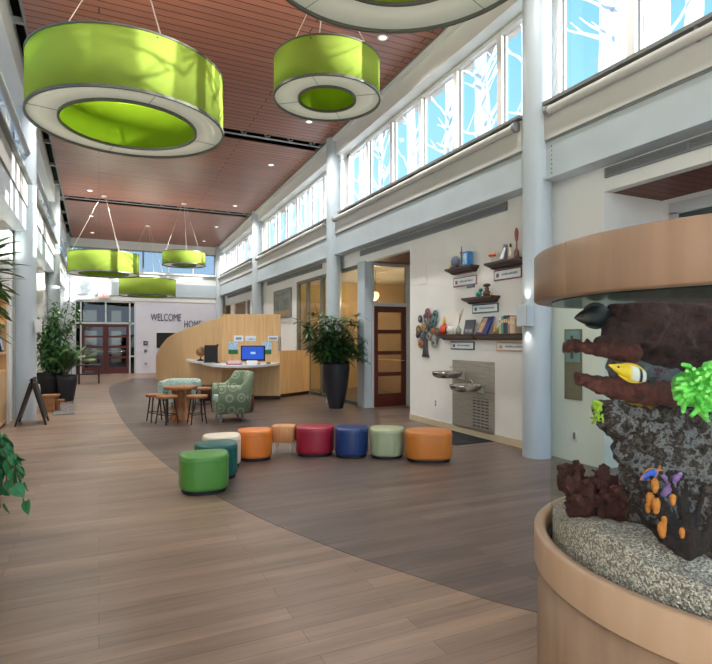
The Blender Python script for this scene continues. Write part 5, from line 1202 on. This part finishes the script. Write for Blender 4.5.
# drinking fountain
t = thing('drinking_fountain', (XW, 6.88, .09), 'two-level stainless steel drinking fountain with back plate', 'drinking fountain')
m = MB(); m.box(XW - .015, XW - .001, 6.36, 7.40, .09, 1.16); make('back_plate', m, 'chrome', t)
m = MB(); m.box(XW - .017, XW - .014, 6.36, 7.40, .70, .706); make('plate_seam', m, 'vdark', t)
m = MB(); m.box(XW - .02, XW - .014, 6.46, 6.86, .16, .60); g = make('grille', m, 'vdark', t)
m = MB()
for k in range(9): zz = .18 + k * .048; m.box(XW - .026, XW - .016, 6.46, 6.86, zz, zz + .03)
for k in range(5): yy = 6.46 + k * .1; m.box(XW - .028, XW - .016, yy - .006, yy + .006, .16, .60)
make('louvre', m, 'chrome', g)
def basin(yc, z, nm):
    P = [(XW - .47 + .0, 0)]
    def rg(s, zz, sh=0): return [(XW - .252 - .24 * s * math.copysign(abs(math.cos(a)) ** .6, math.cos(a)), yc + .17 * s * math.copysign(abs(math.sin(a)) ** .6, math.sin(a)), zz) for a in [2 * pi * i / 32 for i in range(32)]]
    m = MB(); m.loft([rg(.72, z - .10), rg(.92, z - .07), rg(1, z - .02), rg(1, z), rg(.93, z + .004), rg(.86, z - .012), rg(.4, z - .055)], True, True); b = make('basin', m, 'polish', t)
    m = MB(); m.tube([(XW - .13, yc, z - .01), (XW - .13, yc, z + .05), (XW - .16, yc, z + .075), (XW - .20, yc, z + .06)], [.014, .014, .012, .010], 8); make('bubbler', m, 'polish', b)
    m = MB(); m.tube([(XW - .485, yc - .05, z - .03), (XW - .485, yc + .05, z - .03)], .016, 8); make('push_bar', m, 'black', b)
    m = MB(); m.loft([[(XW - .2, yc - .09, z - .09), (XW - .016, yc - .13, z - .14), (XW - .016, yc - .13, z - .01), (XW - .2, yc - .09, z - .03)], [(XW - .2, yc + .09, z - .09), (XW - .016, yc + .13, z - .14), (XW - .016, yc + .13, z - .01), (XW - .2, yc + .09, z - .03)]], True, False); make('arm', m, 'chrome', b)
basin(7.20, .985, 'high'); basin(6.72, .815, 'low')
m = MB(); m.box(XW - .01, XW, 7.86, 7.94, .33, .46); k = MB(); k.box(XW - .014, XW - .009, 7.885, 7.915, .35, .39); k.box(XW - .014, XW - .009, 7.885, 7.915, .405, .44)
simple('wall_outlet', m, 'white', 'white electrical outlet low on the wall below the high fountain basin', 'outlet', [('socket', k, 'ledge')])
m = MB(); m.box(XW - .006, XW, 8.18, 8.48, 2.48, 2.88); k = MB(); k.box(XW - .009, XW - .0055, 8.2, 8.46, 2.5, 2.86)
simple('wall_speaker', m, 'wall', 'flush white rectangular wall panel beside the mahogany door opening', 'wall panel', [('face', k, 'wall')], )
t = thing('refracted_fountain_panel', (XW, 4.9, .75), 'tall narrow stand-in panel behind the aquarium for the fountain refracted in its glass', 'poster')  # added board stands in for the steel fountain's refracted image
m = MB(); m.box(XW - .02, XW - .002, 4.76, 5.02, .76, 1.62); make('board', m, mat('brown_panel_board', (118, 108, 88), .6, var=.15), t)
m = MB(); m.box(XW - .023, XW - .019, 4.78, 5.0, 1.22, 1.60); pc = make('picture', m, mat('teal_panel_print', (112, 150, 152), .5, var=.15), t)
m = MB(); m.box(XW - .026, XW - .022, 4.88, 4.92, 1.26, 1.54); make('painted_figure', m, 'maroon', pc)
m = MB(); m.box(XW - .01, XW - .001, 4.84, 4.91, .26, .38); k = MB(); k.box(XW - .013, XW - .009, 4.86, 4.89, .28, .36)
simple('wall_outlet', m, 'white', 'white electrical outlet low on the wall behind the aquarium', 'outlet', [('socket', k, 'ledge')])
m = MB(); a = [fl(454, 433.5), fl(489, 443), fl(463, 446.5), fl(445, 440)]; m.box(4.55, 5.20, 6.35, 7.35, .003, .012)
t = make('floor_mat', m, mat('charcoal_mat', (34, 36, 42), .95, var=.2, scale=60), label='charcoal floor mat below the drinking fountain', cat='mat')
m = MB(); m.box(4.53, 5.215, 6.33, 6.36, .003, .009); m.box(4.53, 5.215, 7.34, 7.37, .003, .009); m.box(4.53, 4.56, 6.36, 7.34, .003, .009); make('edging', m, 'black', t)
# framed picture on the far right wall
t = thing('framed_picture', (XW, 16.5, 2.15), 'framed landscape picture of trees on the white wall above the low desk', 'picture')
m = MB(); m.box(XW - .05, XW, 15.65, 17.40, 2.16, 3.06); make('frame', m, 'ledge', t)
m = MB(); m.box(XW - .055, XW - .049, 15.70, 17.35, 2.21, 3.01); ar = make('canvas', m, mat('grey_sky_paint', (136, 140, 136), .7, var=.15, scale=3), t)
m = MB(); m.box(XW - .058, XW - .054, 15.70, 17.35, 2.21, 2.42); make('painted_ground', m, mat('tan_ground_paint', (150, 128, 104), .7, var=.15), ar)
m = MB()
for k in range(26): yy = 15.74 + k * .062; m.box(XW - .059, XW - .0545, yy, yy + R.uniform(.012, .035), 2.38, R.uniform(2.7, 2.98))
make('painted_trees', m, mat('olive_tree_paint', (92, 96, 84), .8, var=.2), ar)
# sconce on column
t = thing('wall_sconce', (4.83, 5.27, 1.66), 'pale up and down wall sconce on the round column beside the aquarium', 'sconce')
m = MB(); m.box(4.775, 4.885, 5.17, 5.37, 1.66, 1.93); make('housing', m, 'steel', t, bevel=.006)
m = MB(); m.box(4.87, 4.90, 5.22, 5.32, 1.7, 1.9); make('mount', m, 'ledge', t)
m = MB(); m.box(4.773, 4.7755, 5.185, 5.19, 1.68, 1.91); make('panel_gap', m, 'ledge', t)
for z, rx in ((1.94, pi), (1.65, 0)):
    l = bpy.data.lights.new('sconce_bulb', 'SPOT'); l.energy = 5.5; l.color = (1, .9, .78); l.spot_size = 1.5; l.spot_blend = .7; l.shadow_soft_size = .03
    o = bpy.data.objects.new('sconce_bulb', l); COL.objects.link(o); o.parent = t; o.location = (-.01, 0, z - 1.66); o.rotation_euler = (rx, 0, 0)
# lamps in the glazed room
for k, (x, y, z) in enumerate(((6.3, 12.2, 2.6), (7.2, 14.0, 2.7), (7.6, 11.6, 2.6))):
    t = thing('globe_pendant', (x, y, z), ('warm glass pendant nearest the mahogany door inside the lit room', 'warm glass pendant deep in the lit room beyond the storefront', 'warm glass pendant above the far end of the lit room')[k], 'pendant lamp', 'warm pendants in the lit room')
    m = MB(); m.ball((x, y, z), .09, 16); make('globe', m, emis('warm_globe_%d' % k, (255, 214, 150), 5), t); m = MB(); m.tube([(x, y, z + .08), (x, y, 3.24)], .005, 5); make('cord', m, 'black', t)
    l = bpy.data.lights.new('room_bulb', 'POINT'); l.energy = 38; l.color = (1, .80, .55); l.shadow_soft_size = .09; o = bpy.data.objects.new('room_bulb', l); COL.objects.link(o); o.parent = t; o.location = (0, 0, -.15)
l = bpy.data.lights.new('office_bulb', 'POINT'); l.energy = 40; l.color = (1, .85, .65); l.shadow_soft_size = .2; o = bpy.data.objects.new('office_bulb', l); COL.objects.link(o); o.location = (6.4, 22.5, 2.7)

# ------------------------------------------------------------------ daylight, sun, camera
wd = bpy.data.worlds.new('sky'); sc.world = wd; wd.use_nodes = True; nt = wd.node_tree; bg = nt.nodes['Background']; L = nt.links.new
tc = nt.nodes.new('ShaderNodeTexCoord'); sp = nt.nodes.new('ShaderNodeSeparateXYZ'); L(tc.outputs['Generated'], sp.inputs[0])
rp = nt.nodes.new('ShaderNodeValToRGB'); e = rp.color_ramp.elements; e[0].position = .48; e[0].color = (.26, .25, .24, 1); e[1].position = 1; e[1].color = (.10, .30, .72, 1)
for pos, c_ in ((.5, (.70, .86, 1.0)), (.62, (.38, .68, .98)), (.75, (.24, .55, .92))):
    x = e.new(pos); x.color = (*c_, 1)
mr = nt.nodes.new('ShaderNodeMapRange'); inp(mr, 'From Min', -1); inp(mr, 'From Max', 1); L(sp.outputs[2], mr.inputs['Value']); L(mr.outputs[0], rp.inputs[0])
nz = nt.nodes.new('ShaderNodeTexNoise'); inp(nz, 'Scale', 2.5); inp(nz, 'Detail', 6); L(tc.outputs['Generated'], nz.inputs['Vector'])
mr2 = nt.nodes.new('ShaderNodeMapRange'); inp(mr2, 'From Min', .5); inp(mr2, 'From Max', .75); inp(mr2, 'To Max', .55); L(nz.outputs['Fac'], mr2.inputs['Value'])
mx = nt.nodes.new('ShaderNodeMixRGB'); L(mr2.outputs[0], mx.inputs['Fac']); L(rp.outputs[0], mx.inputs['Color1']); inp(mx, 'Color2', (.85, .90, .95, 1)); L(mx.outputs[0], bg.inputs['Color'])
bg.inputs['Strength'].default_value = 2.3
s = bpy.data.lights.new('sun', 'SUN'); s.energy = 21; s.angle = .009; s.color = (1, .95, .86); o = bpy.data.objects.new('sun', s); COL.objects.link(o)
dv = Vector((-1, .52, -.225)); o.rotation_euler = dv.to_track_quat('-Z', 'Y').to_euler(); o.location = (12, -2, 8)

cam = bpy.data.cameras.new('camera'); co = bpy.data.objects.new('camera', cam); COL.objects.link(co); sc.camera = co
cam.sensor_width = 36; cam.lens = F / 712 * 36; cam.shift_y = (HZ - 332) / 712; cam.clip_start = .05; cam.clip_end = 200
co.location = (0, 0, EYE); co.rotation_euler = (pi / 2, 0, -TH)
vs = sc.view_settings; vs.view_transform = 'Standard'; vs.look = 'None'; vs.exposure = 0.24; vs.gamma = 1; vs.use_curve_mapping = False
sc.cycles.use_denoising = True; sc.cycles.transparent_max_bounces = 24; sc.cycles.max_bounces = 10; sc.cycles.diffuse_bounces = 5; sc.cycles.sample_clamp_indirect = 6
